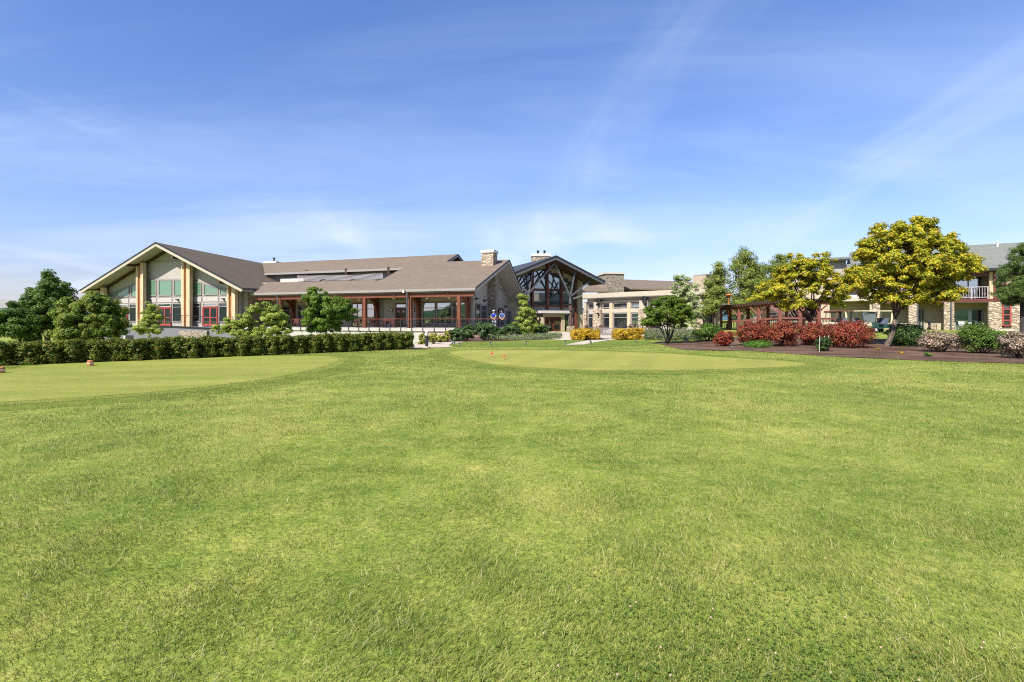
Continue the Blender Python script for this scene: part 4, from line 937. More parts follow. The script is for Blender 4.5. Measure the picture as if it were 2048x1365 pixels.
def slider(pa, pb, z0, z1, mats, lab):
    s0, s1 = PEb.s(pa), PEb.s(pb); w_ = part('sliding_door', M['taupe'], hotel, lambda m: ([m.pbox(PEb, s0 + (s1 - s0) * c - .05, s0 + (s1 - s0) * c + .05, z0, z1, .01, .1) for c in (0, .5, 1)], [m.pbox(PEb, s0 + .052, s1 - .052, z, z + .08, .012, .09) for z in (z0, z1 - .08)]))
    for i, mt in enumerate(mats):
        part('pane', M[mt], w_, lambda m: m.pbox(PEb, s0 + (s1 - s0) * i / 2 + .05, s0 + (s1 - s0) * (i + 1) / 2 - .05, z0 + .08, z1 - .08, .015, .03))
slider(1910, 1964, zg + .02, PEb.z(1940, 619), ('skyglass', 'glass'), ''); slider(1909, 1964, zbt + .02, PEb.z(1940, 554), ('skyglass', 'skyglass'), '')
slider(1836, 1848, zg + .02, PEb.z(1840, 619), ('glass', 'glass'), ''); slider(1845, 1880, zbt + .02, PEb.z(1860, 555), ('skyglass', 'glass'), ''); slider(1765, 1800, zbt + .02, PEb.z(1780, 558), ('skyglass', 'glass'), '')
cu = PEb.moved(.05); part('curtain', M['curtain'], hotel, lambda m: m.pbox(cu, cu.s(1936.5), cu.s(1943), zg + .1, PEb.z(1940, 621), 0, .06))
for a, b in ((1909, 1977), (1834, 1887), (1750, 1823)):
    zr0, zr1 = zbt + .12, PE.z(1940, 574)
    rl = part('balcony_railing', M['mauve'], hotel, lambda m: (m.pbox(PE, es_(a), es_(b), zr1 - .07, zr1, -.03, .05), m.pbox(PE, es_(a), es_(b), zr0, zr0 + .06, -.03, .05), [m.pbox(PE, s - .02, s + .02, zr0 + .06, zr1 - .07, -.01, .03) for s in np.arange(es_(a) + .1, es_(b), .2)], [m.pbox(PE, s - .05, s + .05, zbt, zr1 - .001, -.035, .055) for s in (es_(a) + .05, (es_(a) + es_(b)) / 2, es_(b) - .05)]))
part('vent_pipe', M['white'], hotel, lambda m: (m.lathe(PEr.hit(1988, 496) + PE.n * 1.2 + Vector((0, 0, -.3)), [(.1, 0), (.1, .75), (.13, .76), (.13, .85)], 8)))
q0 = PE.moved(-3)
part('cross_wall', M['siding'], hotel, lambda m: m.pbox(q0, q0.s(1640), q0.s(1692), zg, q0.z(1670, 521), -4, 0))
part('cross_roof', M['shgrey'], hotel, lambda m: m.prism([q0.at(q0.s(1632), q0.z(1670, 520), .8), q0.at(q0.s(1700), q0.z(1670, 520), .8), q0.at(q0.s(1700), q0.z(1670, 508), -4), q0.at(q0.s(1632), q0.z(1670, 508), -4)], (0, 0, -.25)))
part('cross_fascia', M['dark'], hotel, lambda m: m.pbox(q0, q0.s(1632), q0.s(1700), q0.z(1670, 523.5), q0.z(1670, 520.3), .7, .86))
part('entry_canopy', M['cream'], hotel, lambda m: m.pbox(PE, es_(1660), es_(1745), PE.z(1700, 603), PE.z(1700, 598), -1.9, .3))
part('canopy_fascia', M['white'], hotel, lambda m: m.pbox(PE, es_(1700), es_(1741), PE.z(1720, 597), PE.z(1720, 590), -1.2, -.2))
part('annex_wall', M['siding'], hotel, lambda m: m.prism([P(1486, 645, 60), P(1600, 645, 58), P(1600, 590, 58), P(1486, 589, 60)], (.3, 3, 0)))
part('annex_roof', M['shgrey'], hotel, lambda m: m.prism([P(1482, 590, 59.5), P(1605, 591, 57.5), P(1605, 583, 66), P(1482, 583, 67)], (0, 0, -.25)))
part('lobby_wall', M['tan'], hotel, lambda m: m.pbox(PE, es_(1597), es_(1660), 0, PE.z(1630, 606), -1.9, -1.2))
wl = PEb; wall_lamp(hotel, PEb, *e8(435, 850), .25, .4, 'dark')

# ================================================================== pergola
perg = thing('pergola', 'weathered red timber pergola with dark rafters behind the red bushes', 'pergola', (24, 48, .4))
pt_ = [(1441.5, 617, 53), (1477.5, 614.3, 51.2), (1517, 610.5, 49.2), (1560, 606.5, 47), (1600, 605, 46.6), (1637, 604.6, 47.2), (1672, 605, 48)]
top = [P(*a) for a in pt_]
for tq in top[:-1]:
    g = float(ground_z(tq.x, tq.y)); part('post', M['rwood'], perg, lambda m: m.box(tq.x - .13, tq.x + .13, tq.y - .13, tq.y + .13, g - .1, tq.z - .22))
    part('post', M['rbwood'], perg, lambda m: m.box(tq.x + .5, tq.x + .72, tq.y + 3.3, tq.y + 3.52, g - .1, tq.z - .22))
for off in (Vector((0, 0, 0)), Vector((.6, 3.4, 0))):
    part('beam', M['rbwood'], perg, lambda m: [m.beam(a + off + Vector((0, 0, -.10)), b + off + Vector((0, 0, -.10)), .14, .24) for a, b in zip(top, top[1:])])
for i, (a, b) in enumerate(zip(top, top[1:])):
    n_ = 7
    for k_ in range(n_):
        c = a.lerp(b, (k_ + .5) / n_) + Vector((0, 0, .13)); part('rafter', M['brown'], perg, lambda m: m.beam(c - Vector((.1, .75, 0)), c + Vector((.7, 4.1, 0)), .09, .2))
part('slat', M['brown'], perg, lambda m: [m.beam(a + Vector((.15 * j, .6 * j - .2, .27)), b + Vector((.15 * j, .6 * j - .2, .27)), .07, .06) for a, b in zip(top, top[1:]) for j in range(7)])
for tq in top[:-1]:
    part('brace', M['rwood'], perg, lambda m: [m.beam(tq + Vector((0, 0, -.95)), tq + Vector((sx * .65, -sx * .35, -.2)), .1, .13) for sx in ((1,) if tq is top[0] else (-1, 1))])
rr = [P(1441.5, 645, 53), P(1477.5, 642.5, 51.2), P(1517, 639.6, 49.2), P(1560, 636.8, 47), P(1600, 637, 46.6), P(1637, 637.8, 47.2), P(1672, 638, 48)]
part('handrail', M['rwood'], perg, lambda m: [m.beam(a, b, .16, .16) for a, b in zip(rr, rr[1:])])
part('baluster', M['dark'], perg, lambda m: [m.beam(a.lerp(b, (k_ + .5) / 12) + Vector((0, 0, -.9)), a.lerp(b, (k_ + .5) / 12) + Vector((0, 0, -.08)), .04, .04) for a, b in zip(rr, rr[1:]) for k_ in range(12)])
part('dark_interior_sheet', M['brown'], perg, lambda m: m.prism([P(1523, 642, 53.5), P(1600, 642, 51), P(1640, 642, 51), P(1640, 610, 51), P(1600, 610, 51), P(1523, 612, 53.5)], (.1, .3, 0)))  # dark brown sheet painted in for the unlit interior behind the posts
nb = P(1545, 632, 52.3); nbt = thing('framed_notice', 'small framed notice hanging in the dark back of the pergola', 'sign', tuple(nb))
part('frame', M['bench'], nbt, lambda m: (m.box(nb.x - .48, nb.x + .48, nb.y - .03, nb.y + .03, nb.z - .04, nb.z + .02), m.box(nb.x - .48, nb.x + .48, nb.y - .03, nb.y + .03, nb.z + .34, nb.z + .4), m.box(nb.x - .48, nb.x - .42, nb.y - .029, nb.y + .029, nb.z + .021, nb.z + .339), m.box(nb.x + .42, nb.x + .48, nb.y - .029, nb.y + .029, nb.z + .021, nb.z + .339)))
part('panel', M['dark'], nbt, lambda m: m.box(nb.x - .42, nb.x + .42, nb.y - .01, nb.y + .02, nb.z + .02, nb.z + .34))
hb = P(1457, 655, 54.6); ht = thing('patio_heater', 'tall rust orange patio heater with a flared hood rising above the pergola', 'patio heater', (hb.x, hb.y, float(ground_z(hb.x, hb.y))))
zt_ = EYE + (HZ - 588) / F * 54.6; z0_ = float(ground_z(hb.x, hb.y))
part('base', M['copper'], ht, lambda m: m.lathe((hb.x, hb.y, z0_), [(.3, 0), (.3, .08), (.24, .12), (.22, .65), (.1, .7)], 14))
part('pole', M['copper'], ht, lambda m: m.tube([(hb.x, hb.y, z0_ + .6), (hb.x, hb.y, zt_ - .6)], .09, 10))
part('burner', M['copper'], ht, lambda m: m.lathe((hb.x, hb.y, zt_ - .72), [(.09, 0), (.16, .2), (.16, .5)], 12))
part('hood', M['copper'], ht, lambda m: m.lathe((hb.x, hb.y, zt_ - .26), [(.18, 0), (.42, .06), (.44, .12), (.3, .2), (.08, .26)], 18))

# ================================================================== furniture and small things
def make_chair(name, label, mat, seatm, group):
    t = thing(name, label, 'chair', (0, 0, 0), 0, group)
    part('seat', seatm, t, lambda m: m.box(-.26, .26, -.26, .26, .41, .46))
    part('backrest', seatm, t, lambda m: m.prism([(-.26, .22, .5), (.26, .22, .5), (.26, .33, .92), (-.26, .33, .92)], (0, .03, .01)))
    for sx in (-1, 1):
        part('leg', mat, t, lambda m: m.beam((sx * .24, -.23, 0), (sx * .24, -.23, .62), .035, .035)); part('leg', mat, t, lambda m: m.beam((sx * .24, .30, 0), (sx * .24, .24, .55), .035, .035))
        part('armrest', mat, t, lambda m: m.box(sx * .26 - .03, sx * .26 + .03, -.26, .27, .625, .655))
    return t
def place(proto, loc, rz, label=None, first=set()):
    if proto.name not in first: first.add(proto.name); o = proto
    else: o = copy_tree(proto)
    o.location = loc; o.rotation_euler = (0, 0, rz)
    if label: o['label'] = label
    return o
ch = make_chair('porch_chair', 'dark red wooden porch chair behind the deck railing', M['dkred'], M['dkred'], 'chairs on the timber porch')
labs = {}
for px, dd, rz in ((592, 2.0, .3), (600, 3.0, 2.6), (609, 1.8, -.4), (617, 2.8, .9), (714, 2.2, .5), (722, 3.2, -2.4), (748, 2.4, .8), (765, 2.0, -.6), (778, 3.0, .4), (787, 2.2, 2.8)):
    pl = DK.moved(-dd); q = pl.hit(px, 640); place(ch, (q.x, q.y, zd), rz)
def make_table(name, label, mat, group):
    t = thing(name, label, 'table', (0, 0, 0), 0, group)
    part('tabletop', mat, t, lambda m: m.lathe((0, 0, .7), [(.05, 0), (.48, .0), (.48, .035), (.05, .036)], 20)); part('pedestal', M['dark'], t, lambda m: m.lathe((0, 0, 0), [(.28, 0), (.28, .03), (.04, .06), (.04, .7)], 12)); return t
tb = make_table('porch_table', 'round dark table on the timber porch', M['dark'], 'tables on the timber porch')
for px, dd in ((605, 2.5), (717, 2.8), (772, 2.6)):
    q = DK.moved(-dd).hit(px, 640); place(tb, (q.x, q.y, zd), 0)
pc = make_chair('patio_chair', 'dark patio chair in front of the curved lounge windows', M['dark'], M['brown'], 'chairs on the lounge patio')
for i, (px, rz) in enumerate(((1176, .4), (1196, -1.2), (1208, .2), (1246, 1.2), (1262, -.4), (1275, .9), (1297, -.2), (1305, 1.9))):
    q = P(px, 640, float(np.interp(px, cpx, cY)) - 2.6); place(pc, (q.x, q.y, float(ground_z(q.x, q.y)) + .02), rz)
t2 = make_table('patio_table', 'dark round patio table in front of the curved lounge windows', M['dark'], 'tables on the lounge patio')
for px in (1186, 1254, 1285):
    q = P(px, 640, float(np.interp(px, cpx, cY)) - 2.9); place(t2, (q.x, q.y, float(ground_z(q.x, q.y)) + .02), 0)
for px, dd, z, rz, lab, mt in ((1865, -1.2, zg, .5, 'dark patio chair beside the stone pier on the ground floor of the hotel', 'dark'), (1926, -1.0, zg, -.3, 'pale chair before the curtained ground floor sliding door', 'curtain'), (1961, -.9, zg, .4, 'grey patio chair beside the wide stone wall of the hotel', 'seatc'), (1918, -1.0, zbt, .6, 'dark chair on the balcony left of the blue glass door', 'dark'), (1934, -1.2, zbt, -.6, 'low dark chair on the balcony in front of the blue glass door', 'brown'), (1967, -.9, zbt, -.9, 'chair at the right end of the balcony by the cream post', 'rwood'), (1797, -1.0, zg, .2, 'blue grey patio chair seen past the trunk of the big golden tree', 'seatc')):
    c_ = make_chair('hotel_chair', lab, M['dark'] if mt != 'curtain' else M['curtain'], M[mt], 'chairs on the hotel patios and balcony'); q = PE.moved(dd).hit(px, 640); c_.location = (q.x, q.y, z); c_.rotation_euler = (0, 0, rz)
# bench
b = G(1214.5, 678); bn = thing('garden_bench', 'weathered grey timber garden bench between two yellow hedges', 'bench', b, -.12); 
def slats(m):
    for k_ in range(13): x = -.66 + k_ * .11; m.prism([(x - .03, .2, .47), (x + .03, .2, .47), (x + .03, .29, .84), (x - .03, .29, .84)], (0, .02, 0))
part('backrest', M['bench'], bn, lambda m: (slats(m), m.box(-.78, .78, .27, .32, .84, .93), m.box(-.78, .78, .18, .225, .43, .49)))
part('seat', M['bench'], bn, lambda m: [m.box(-.78, .78, -.3 + k_ * .1, -.22 + k_ * .1, .41, .44) for k_ in range(5)])
part('apron', M['bench'], bn, lambda m: m.box(-.72, .72, -.3, -.27, .3, .405))
for sx in (-1, 1):
    part('leg', M['bench'], bn, lambda m: m.box(sx * .75 - .035, sx * .75 + .035, -.31, -.24, 0, .62)); part('leg', M['bench'], bn, lambda m: m.box(sx * .75 - .035, sx * .75 + .035, .2, .27, 0, .9))
    part('armrest', M['bench'], bn, lambda m: m.box(sx * .75 - .05, sx * .75 + .05, -.34, .2, .62, .66))
# bollard light
b = G(853.5, 696.5); bo = thing('bollard_light', 'dark bollard light with a white cap beside the concrete path', 'bollard light', b)
ORG[bo.name] = Vector((0, 0, 0))
part('footing', M['conc'], bo, lambda m: m.lathe((0, 0, 0), [(.2, 0), (.2, .06), (.15, .09)], 14)); part('post', M['dark'], bo, lambda m: m.lathe((0, 0, .09), [(.085, 0), (.085, .62)], 14)); part('cap', M['white'], bo, lambda m: m.lathe((0, 0, .71), [(.08, 0), (.08, .16), (.1, .17), (.1, .22), (.04, .26)], 14))
# tee markers
for px, py, lab in ((2, 747, 'orange and brown tee marker block at the left edge of the photo'), (180.5, 732.5, 'orange and brown tee marker block in front of the hedge')):
    b = G(px, py); t_ = thing('tee_marker', lab, 'tee marker', b, .5, 'tee marker blocks on the left tee'); ORG[t_.name] = Vector((0, 0, 0)); s_ = 1.0
    part('body', M['orange'], t_, lambda m: m.lathe((0, 0, 0), [(.085, 0), (.095, .02), (.095, .17), (.08, .18)], 8)); part('band', M['white'], t_, lambda m: m.lathe((0, 0, .075), [(.09, 0), (.098, .003), (.098, .04), (.09, .043)], 8)); part('cap', M['orangep'], t_, lambda m: m.lathe((0, 0, .181), [(.08, 0), (.075, .012), (.03, .016)], 8))
for px, py, lab in ((984, 716, 'orange disc marker on a short stem, the left one of two on the putting green'), (1008, 720.5, 'orange disc marker on a short stem, the right one of two on the putting green')):
    b = G(px, py); t_ = thing('disc_marker', lab, 'marker', b, 0, 'disc markers on the putting green'); ORG[t_.name] = Vector((0, 0, 0))
    part('stem', M['orangep'], t_, lambda m: m.tube([(0, 0, -.02), (0, 0, .12)], .012, 6))
    part('disc', M['orangep'], t_, lambda m: m.tube([(0, -.02, .18), (0, .02, .18)], .07, 16)); part('centre', M['dkred'], t_, lambda m: m.box(-.04, .04, -.025, -.0205, .16, .19))
# small ground lights
gl = thing('ground_light', 'small white headed ground light in the lawn edge', 'ground light', (0, 0, 0), 0, 'ground lights along the lawn edge')
part('stake', M['dark'], gl, lambda m: m.tube([(0, 0, -.03), (0, 0, .1)], .02, 6)); part('head', M['dark'], gl, lambda m: m.tube([(0, .12, .24), (0, .0, .14)], [.05, .07], 10)); part('lens', M['white'], gl, lambda m: m.tube([(0, .0, .14), (0, -.012, .13)], .066, 10))
for px, py in ((905, 688.5), (908, 693.5), (918.5, 695), (982.5, 693.5), (1052, 691.5), (1131, 690.5), (1182, 689.5), (1274, 687), (1325, 688), (1374, 685)): place(gl, G(px, py), rnd.uniform(-.6, .6))
gl2 = copy_tree(gl); gl2.location = G(1464, 700); gl2.rotation_euler = (0, 0, 1.0); gl2['label'] = 'small white headed ground light in the mulch before the red bushes'
gl3 = copy_tree(gl); gl3.location = G(1926, 688); gl3['label'] = 'small white headed ground light beside the pink flowering shrub'

# ================================================================== golf carts
def cart(name, label, loc, rz, paint, roofm, fringe=False, screen=True):
    t = thing(name, label, 'golf cart', (0, 0, 0), 0, 'golf carts parked by the hotel')
    part('body', paint, t, lambda m: (m.prism([(1.2, -.55, .35), (1.28, -.55, .55), (.95, -.55, .82), (.55, -.55, .86), (.5, -.55, .35)], (0, 1.1, 0)), m.prism([(-1.15, -.56, .35), (.0, -.56, .35), (.0, -.56, .62), (-.2, -.56, .68), (-1.1, -.56, .72), (-1.2, -.56, .6)], (0, 1.12, 0)), m.box(0.002, .498, -.5, .5, .3, .36)))
    part('seat', M['seatc'], t, lambda m: (m.box(-.4, .12, -.52, .52, .69, .8), m.prism([(-.36, -.52, .8), (-.28, -.52, .8), (-.4, -.52, 1.22), (-.48, -.52, 1.22)], (0, 1.04, 0))))
    part('roof', roofm, t, lambda m: m.prism([(.85, -.6, 1.80), (.8, -.6, 1.86), (-1.0, -.6, 1.88), (-1.1, -.6, 1.80)], (0, 1.2, 0)))
    if fringe: part('fringe', M['rwood'], t, lambda m: [m.box(-1.12 + k_ * .1, -1.04 + k_ * .1, -.63, -.61, 1.70 - .04 * (k_ % 2), 1.80) for k_ in range(20)])
    for sy in (-1, 1):
        part('roof_post', M['dark'] if not fringe else M['rwood'], t, lambda m: m.beam((.85, sy * .52, .84), (.66, sy * .54, 1.8), .05, .05)); part('roof_post', M['dark'] if fringe else roofm, t, lambda m: m.beam((-.75, sy * .52, .7), (-.85, sy * .54, 1.8), .06, .14))
        for x in (.85, -.78):
            w_ = part('wheel', M['rubber'], t, lambda m: m.tube([(x, sy * .46, .23), (x, sy * .60, .23)], .23, 18)); part('rim', M['white'], w_, lambda m: m.tube([(x, sy * .602, .23), (x, sy * .61, .23)], .13, 14))
        part('headlight', M['white'], t, lambda m: m.tube([(1.2, sy * .36, .6), (1.265, sy * .36, .58)], .06, 10))
    part('steering_wheel', M['dark'], t, lambda m: (m.tube([(.5, .25, .84), (.3, .25, 1.08)], .02, 6), m.tube([(.3 + .12 * math.cos(a) * .6, .25 + .17 * math.sin(a), 1.08 + .12 * math.cos(a)) for a in np.linspace(0, 2 * math.pi, 13)], .015, 5)))
    if screen: part('windscreen', M['screen'], t, lambda m: m.prism([(.855, -.5, .86), (.675, -.52, 1.76), (.675, .52, 1.76), (.855, .5, .86)], (.012, 0, .002)))
    t.location = loc; t.rotation_euler = (0, 0, rz); return t
def gpos(px, Y): q = P(px, 640, Y); return (q.x, q.y, float(ground_z(q.x, q.y)))
cart('golf_cart', 'cream golf cart with a fringed canopy parked left of the others', gpos(1676, 44), math.radians(195), M['cartcream'], M['rwood'], True, False)
cart('golf_cart', 'golf cart with a large clear windscreen facing the lawn', gpos(1719, 44.5), math.radians(-75), M['cartcream'], M['cartcream'])
cart('golf_cart', 'dark green golf cart with a cream roof beside the big tree trunk', gpos(1757, 44), math.radians(190), M['cartgreen'], M['cartcream'])

# ================================================================== people at the porch rail
def skin_obj(name, V, Ed, R, root_i, mat, parent, sub=1):
    me = bpy.data.meshes.new(name); me.from_pydata(V, Ed, []); me.materials.append(mat)
    o = bpy.data.objects.new(name, me); COL.objects.link(o); o.parent = parent
    o.modifiers.new('skin', 'SKIN'); 
    for i, r in enumerate(R): me.skin_vertices[0].data[i].radius = (r, r); me.skin_vertices[0].data[i].use_root = (i == root_i)
    o.modifiers['skin'].use_smooth_shade = True
    s = o.modifiers.new('sub', 'SUBSURF'); s.levels = sub; s.render_levels = sub; return o
M['skin'] = plain('skin', (0.55, 0.33, 0.23), 0.5, var=.04); M['royal'] = plain('royal_blue_cloth', (0.02, 0.06, 0.34), 0.8); M['pale'] = plain('pale_grey_cloth', (0.45, 0.45, 0.47), 0.85)
M['slateb'] = plain('slate_blue_cloth', (0.06, 0.12, 0.30), 0.8); M['navy'] = plain('navy_cloth', (0.015, 0.018, 0.035), 0.85); M['hair'] = plain('dark_brown_hair', (0.03, 0.02, 0.015), 0.6); M['capw'] = plain('white_cotton', (0.8, 0.8, 0.78), 0.8)
def person(label, loc, rz, shirt, trousers, capm, turn=0.0):
    t = thing('person', label, 'person', (0, 0, 0), 0)
    V = [(0, .10, .92), (0, .04, 1.12), (0, -.06, 1.34), (0, -.12, 1.46), (turn * .3, -.15, 1.54), (turn * .4, -.17, 1.63), (turn * .4, -.16, 1.71)]; R = [.13, .12, .13, .06, .055, .088, .07]
    Ed = [(i, i + 1) for i in range(6)]
    V.append((turn, -.272, 1.615)); R.append(.013); Ed.append((5, 7))
    def ch_(a, pts, rs):
        for p, r in zip(pts, rs): V.append(p); R.append(r); Ed.append((a, len(V) - 1)); a = len(V) - 1
        return a
    for sx in (-1, 1):
        ch_(0, [(sx * .10, .09, .86), (sx * .11, .02, .48), (sx * .11, .08, .09), (sx * .12, -.10, .04)], [.09, .06, .042, .035])
        wr = ch_(2, [(sx * .18, -.07, 1.38), (sx * .26, -.22, 1.13), (sx * .12, -.36, 1.02), (sx * .07, -.42, 1.015)], [.06, .042, .03, .03])
        for k_ in range(4): ch_(wr, [(sx * (.075 - .02 * k_), -.46, 1.0), (sx * (.07 - .022 * k_), -.50, .975), (sx * (.068 - .022 * k_), -.505, .945 + .004 * k_)], [.010, .009, .008])
        ch_(wr, [(sx * .1, -.43, .99), (sx * .105, -.455, .965)], [.011, .009])
    skin_obj('body', V, Ed, R, 0, M['skin'], t)
    Vs = [(0, .09, .95), (0, .04, 1.12), (0, -.06, 1.34), (0, -.11, 1.43)]; Rs = [.165, .155, .165, .085]; Es = [(0, 1), (1, 2), (2, 3)]
    for sx in (-1, 1):
        a = 2
        for p, r in (((sx * .18, -.07, 1.38), .085), ((sx * .235, -.17, 1.21), .068)): Vs.append(p); Rs.append(r); Es.append((a, len(Vs) - 1)); a = len(Vs) - 1
    skin_obj('shirt', Vs, Es, Rs, 0, M[shirt], t)
    Vt = [(0, .10, .95)]; Rt = [.155]; Et = []
    for sx in (-1, 1):
        a = 0
        for p, r in (((sx * .10, .09, .84), .105), ((sx * .11, .02, .48), .078), ((sx * .11, .08, .12), .065)): Vt.append(p); Rt.append(r); Et.append((a, len(Vt) - 1)); a = len(Vt) - 1
    skin_obj('trousers', Vt, Et, Rt, 0, M[trousers], t)
    hx = turn * .4
    hm = [(.098, 0), (.10, .03), (.088, .07), (.05, .1), (.01, .108)]
    part('hair', M['hair'], t, lambda m: m.lathe((hx, -.145, 1.655), [(r * 1.0, z) for r, z in hm], 14))
    if capm: part('cap', M[capm], t, lambda m: (m.lathe((hx, -.15, 1.675), [(r * 1.1, z * 1.05) for r, z in hm], 14), m.prism([(hx - .09, -.21, 1.685), (hx + .09, -.21, 1.685), (hx + .06, -.34, 1.67), (hx - .06, -.34, 1.67)], (0, 0, .012))))
    part('eye', M['dark'], t, lambda m: [m.lathe((hx + turn * .3 + s_ * .032, -.252, 1.635), [(.002, -.008), (.01, 0), (.002, .008)], 8) for s_ in (-1, 1)])
    part('mouth', M['dkred'], t, lambda m: m.box(hx + turn * .3 - .024, hx + turn * .3 + .024, -.25, -.243, 1.575, 1.582))
    t.location = loc; t.rotation_euler = (0, 0, rz); return t
for px, lab, sh, tr, cp, tn, rz in ((988, 'person in a white cap and royal blue shirt leaning on the porch rail', 'royal', 'pale', 'capw', .04, .35), (1004.5, 'bareheaded person in a slate blue shirt and dark trousers leaning on the rail', 'slateb', 'navy', None, -.06, .55)):
    q = DK.moved(-.08 - .42).hit(px, 640); person(lab, (q.x, q.y, zd), math.radians(-20) + rz * .3, sh, tr, cp, tn)
# ================================================================== vegetation
g3 = lambda *a: [tuple(x) + (1,) for x in a]
L = {}
L['hedge'] = leafmat('hedge_leaves', g3((.045, .085, .011), (.085, .15, .016), (.14, .21, .023), (.22, .235, .03), (.24, .13, .035)))
L['dark'] = leafmat('dark_maple_leaves', g3((.055, .105, .018), (.10, .175, .027), (.165, .24, .038)))
L['maple'] = leafmat('maple_leaves', g3((.075, .13, .02), (.135, .21, .03), (.22, .29, .04), (.33, .33, .06)))
L['fresh'] = leafmat('fresh_maple_leaves', g3((.08, .15, .02), (.14, .23, .03), (.22, .31, .045)))
L['pale'] = leafmat('pale_green_leaves', g3((.20, .27, .045), (.32, .39, .065), (.45, .50, .12)), .45)
L['birch'] = leafmat('birch_leaves', g3((.15, .20, .035), (.25, .30, .055), (.37, .41, .11)), .5)
L['gold'] = leafmat('golden_leaves', g3((.13, .19, .015), (.24, .29, .02), (.40, .40, .025), (.56, .47, .03), (.60, .36, .035)), .4)
L['red'] = leafmat('red_barberry_leaves', g3((.16, .02, .018), (.36, .035, .03), (.50, .07, .05), (.36, .12, .05), (.13, .09, .025)), .3)
L['red2'] = leafmat('rusty_red_leaves', g3((.08, .055, .016), (.22, .03, .026), (.38, .05, .04), (.33, .11, .045), (.10, .085, .022)), .3)
L['yellow'] = leafmat('yellow_orange_leaves', g3((.32, .20, .02), (.54, .35, .02), (.66, .47, .035), (.48, .25, .02), (.22, .19, .02)), .35)
L['ygreen'] = leafmat('yellow_green_leaves', g3((.22, .26, .03), (.40, .40, .05), (.5, .46, .08), (.12, .17, .03)), .4)
L['bush'] = leafmat('dark_glossy_leaves', g3((.028, .055, .015), (.05, .095, .02), (.085, .14, .03)), .25, .35)
L['rhodo'] = leafmat('rhododendron_leaves', g3((.03, .065, .02), (.055, .11, .03), (.10, .17, .05), (.18, .24, .1)), .3, .4)
L['juniper'] = leafmat('juniper_needles', g3((.045, .09, .013), (.085, .15, .018), (.14, .20, .03)), .2)
L['pine'] = leafmat('pine_needles', g3((.05, .09, .018), (.085, .135, .025), (.14, .19, .04)), .2)
L['willow'] = leafmat('olive_green_leaves', g3((.06, .11, .01), (.11, .18, .014), (.19, .25, .025)), .35)
L['pink'] = leafmat('pink_blossom', g3((.30, .19, .14), (.40, .28, .21), (.52, .40, .31), (.12, .15, .05), (.22, .13, .10)), .3)
L['lav'] = leafmat('lavender_stems', g3((.10, .16, .05), (.16, .22, .06), (.23, .25, .11), (.24, .20, .25)), .3)
L['blossom'] = leafmat('white_blossom_leaves', g3((.20, .28, .06), (.32, .40, .12), (.60, .62, .40), (.14, .20, .04)), .4)
L['groundc'] = leafmat('bright_green_leaves', g3((.07, .17, .02), (.12, .25, .03), (.17, .30, .05)), .4)
bark, barkd = M['bark'], M['barkd']

# hedge of separate clipped shrubs
hv = []
for k_ in range(5):
    r_ = thing('hedge_shrub', 'clipped green hedge shrub in the long row along the tee', 'shrub', (0, 0, 0), 0, 'shrubs of the long clipped hedge')
    Lf, N, cc = clump_cloud([((0, 0, .45), (.33, .33, .40))], 170, 7500, .13, 100 + k_, .8, .22, .55, box=1)
    Lf[:, 2] = np.maximum(Lf[:, 2], .02); leaf_mesh('foliage', Lf, N, .07, L['hedge'], r_, k_, .65)
    mb = MB()
    for j in range(8): q = Vector(cc[j * 3]); mb.tube([(rnd.gauss(0, .07), rnd.gauss(0, .06), -.03), tuple(q * .5), tuple(q)], [.02, .016, .008], 5)
    mb.build('stem', barkd, r_, smooth=True, local=True); hv.append(r_)
row = [G(px, 733 - px * .0417 + .000004 * px * (835 - px)) for px in np.linspace(-120, 822, 400)]
d_ = 0; last = row[0]; used = set(); pts_ = [row[0]]
for q in row[1:]:
    if (q - pts_[-1]).length > .6: pts_.append(q)
for i, q in enumerate(pts_):
    p_ = hv[i % 5]; o = p_ if i < 5 else copy_tree(p_)
    s_ = rnd.uniform(.96, 1.06); o.location = (q.x + rnd.gauss(0, .03), q.y + .42 + rnd.gauss(0, .05), 0); o.rotation_euler = (0, 0, rnd.choice((0, math.pi)) + rnd.gauss(0, .15)); o.scale = (s_, s_, rnd.uniform(.97, 1.04) * (0.92 + .14 * i / len(pts_)))

# left trees
Y = 30
def T(name, label, bpx, Yb, fpx, fpy, r, spec, ncl, nl_, rc, size, mat, bk, seed, **kw):
    if mat is not L['gold']: ncl = int(ncl * 1.9); rc *= .78; nl_ = int(nl_ * 1.7); size *= .86
    b = P(bpx, HZ, Yb); b.z = float(ground_z(b.x, b.y)); return tree(name, label, b, P(fpx, fpy, Yb), r, ell(Yb, *spec), ncl, nl_, rc, size, mat, bk, seed, **kw)
T('maple_tree', 'tall dark green maple at the far left behind the hedge', 96, 34, 96, 640, .14, [(92, 618, 46, 46), (60, 650, 40, 32), (110, 585, 30, 28), (95, 563, 16, 18), (140, 632, 30, 34), (75, 600, 26, 24)], 130, 24000, .42, .15, L['dark'], barkd, 11)
T('maple_tree', 'low dark maple at the left edge with a thin twig reaching into the sky', 40, 27, 41, 668, .07, [(20, 640, 36, 30), (-20, 645, 40, 34), (45, 650, 26, 24), (24, 605, 6, 18), (18, 592, 9, 6)], 70, 12000, .36, .13, L['dark'], barkd, 12)
T('maple_tree', 'bushy yellow green maple standing in front of the gabled hall', 182, 28, 182, 668, .09, [(180, 640, 56, 38), (150, 622, 30, 28), (195, 608, 28, 20), (215, 632, 32, 34), (170, 668, 58, 20), (165, 600, 10, 14), (225, 660, 24, 26)], 130, 24000, .36, .14, L['maple'], barkd, 13)
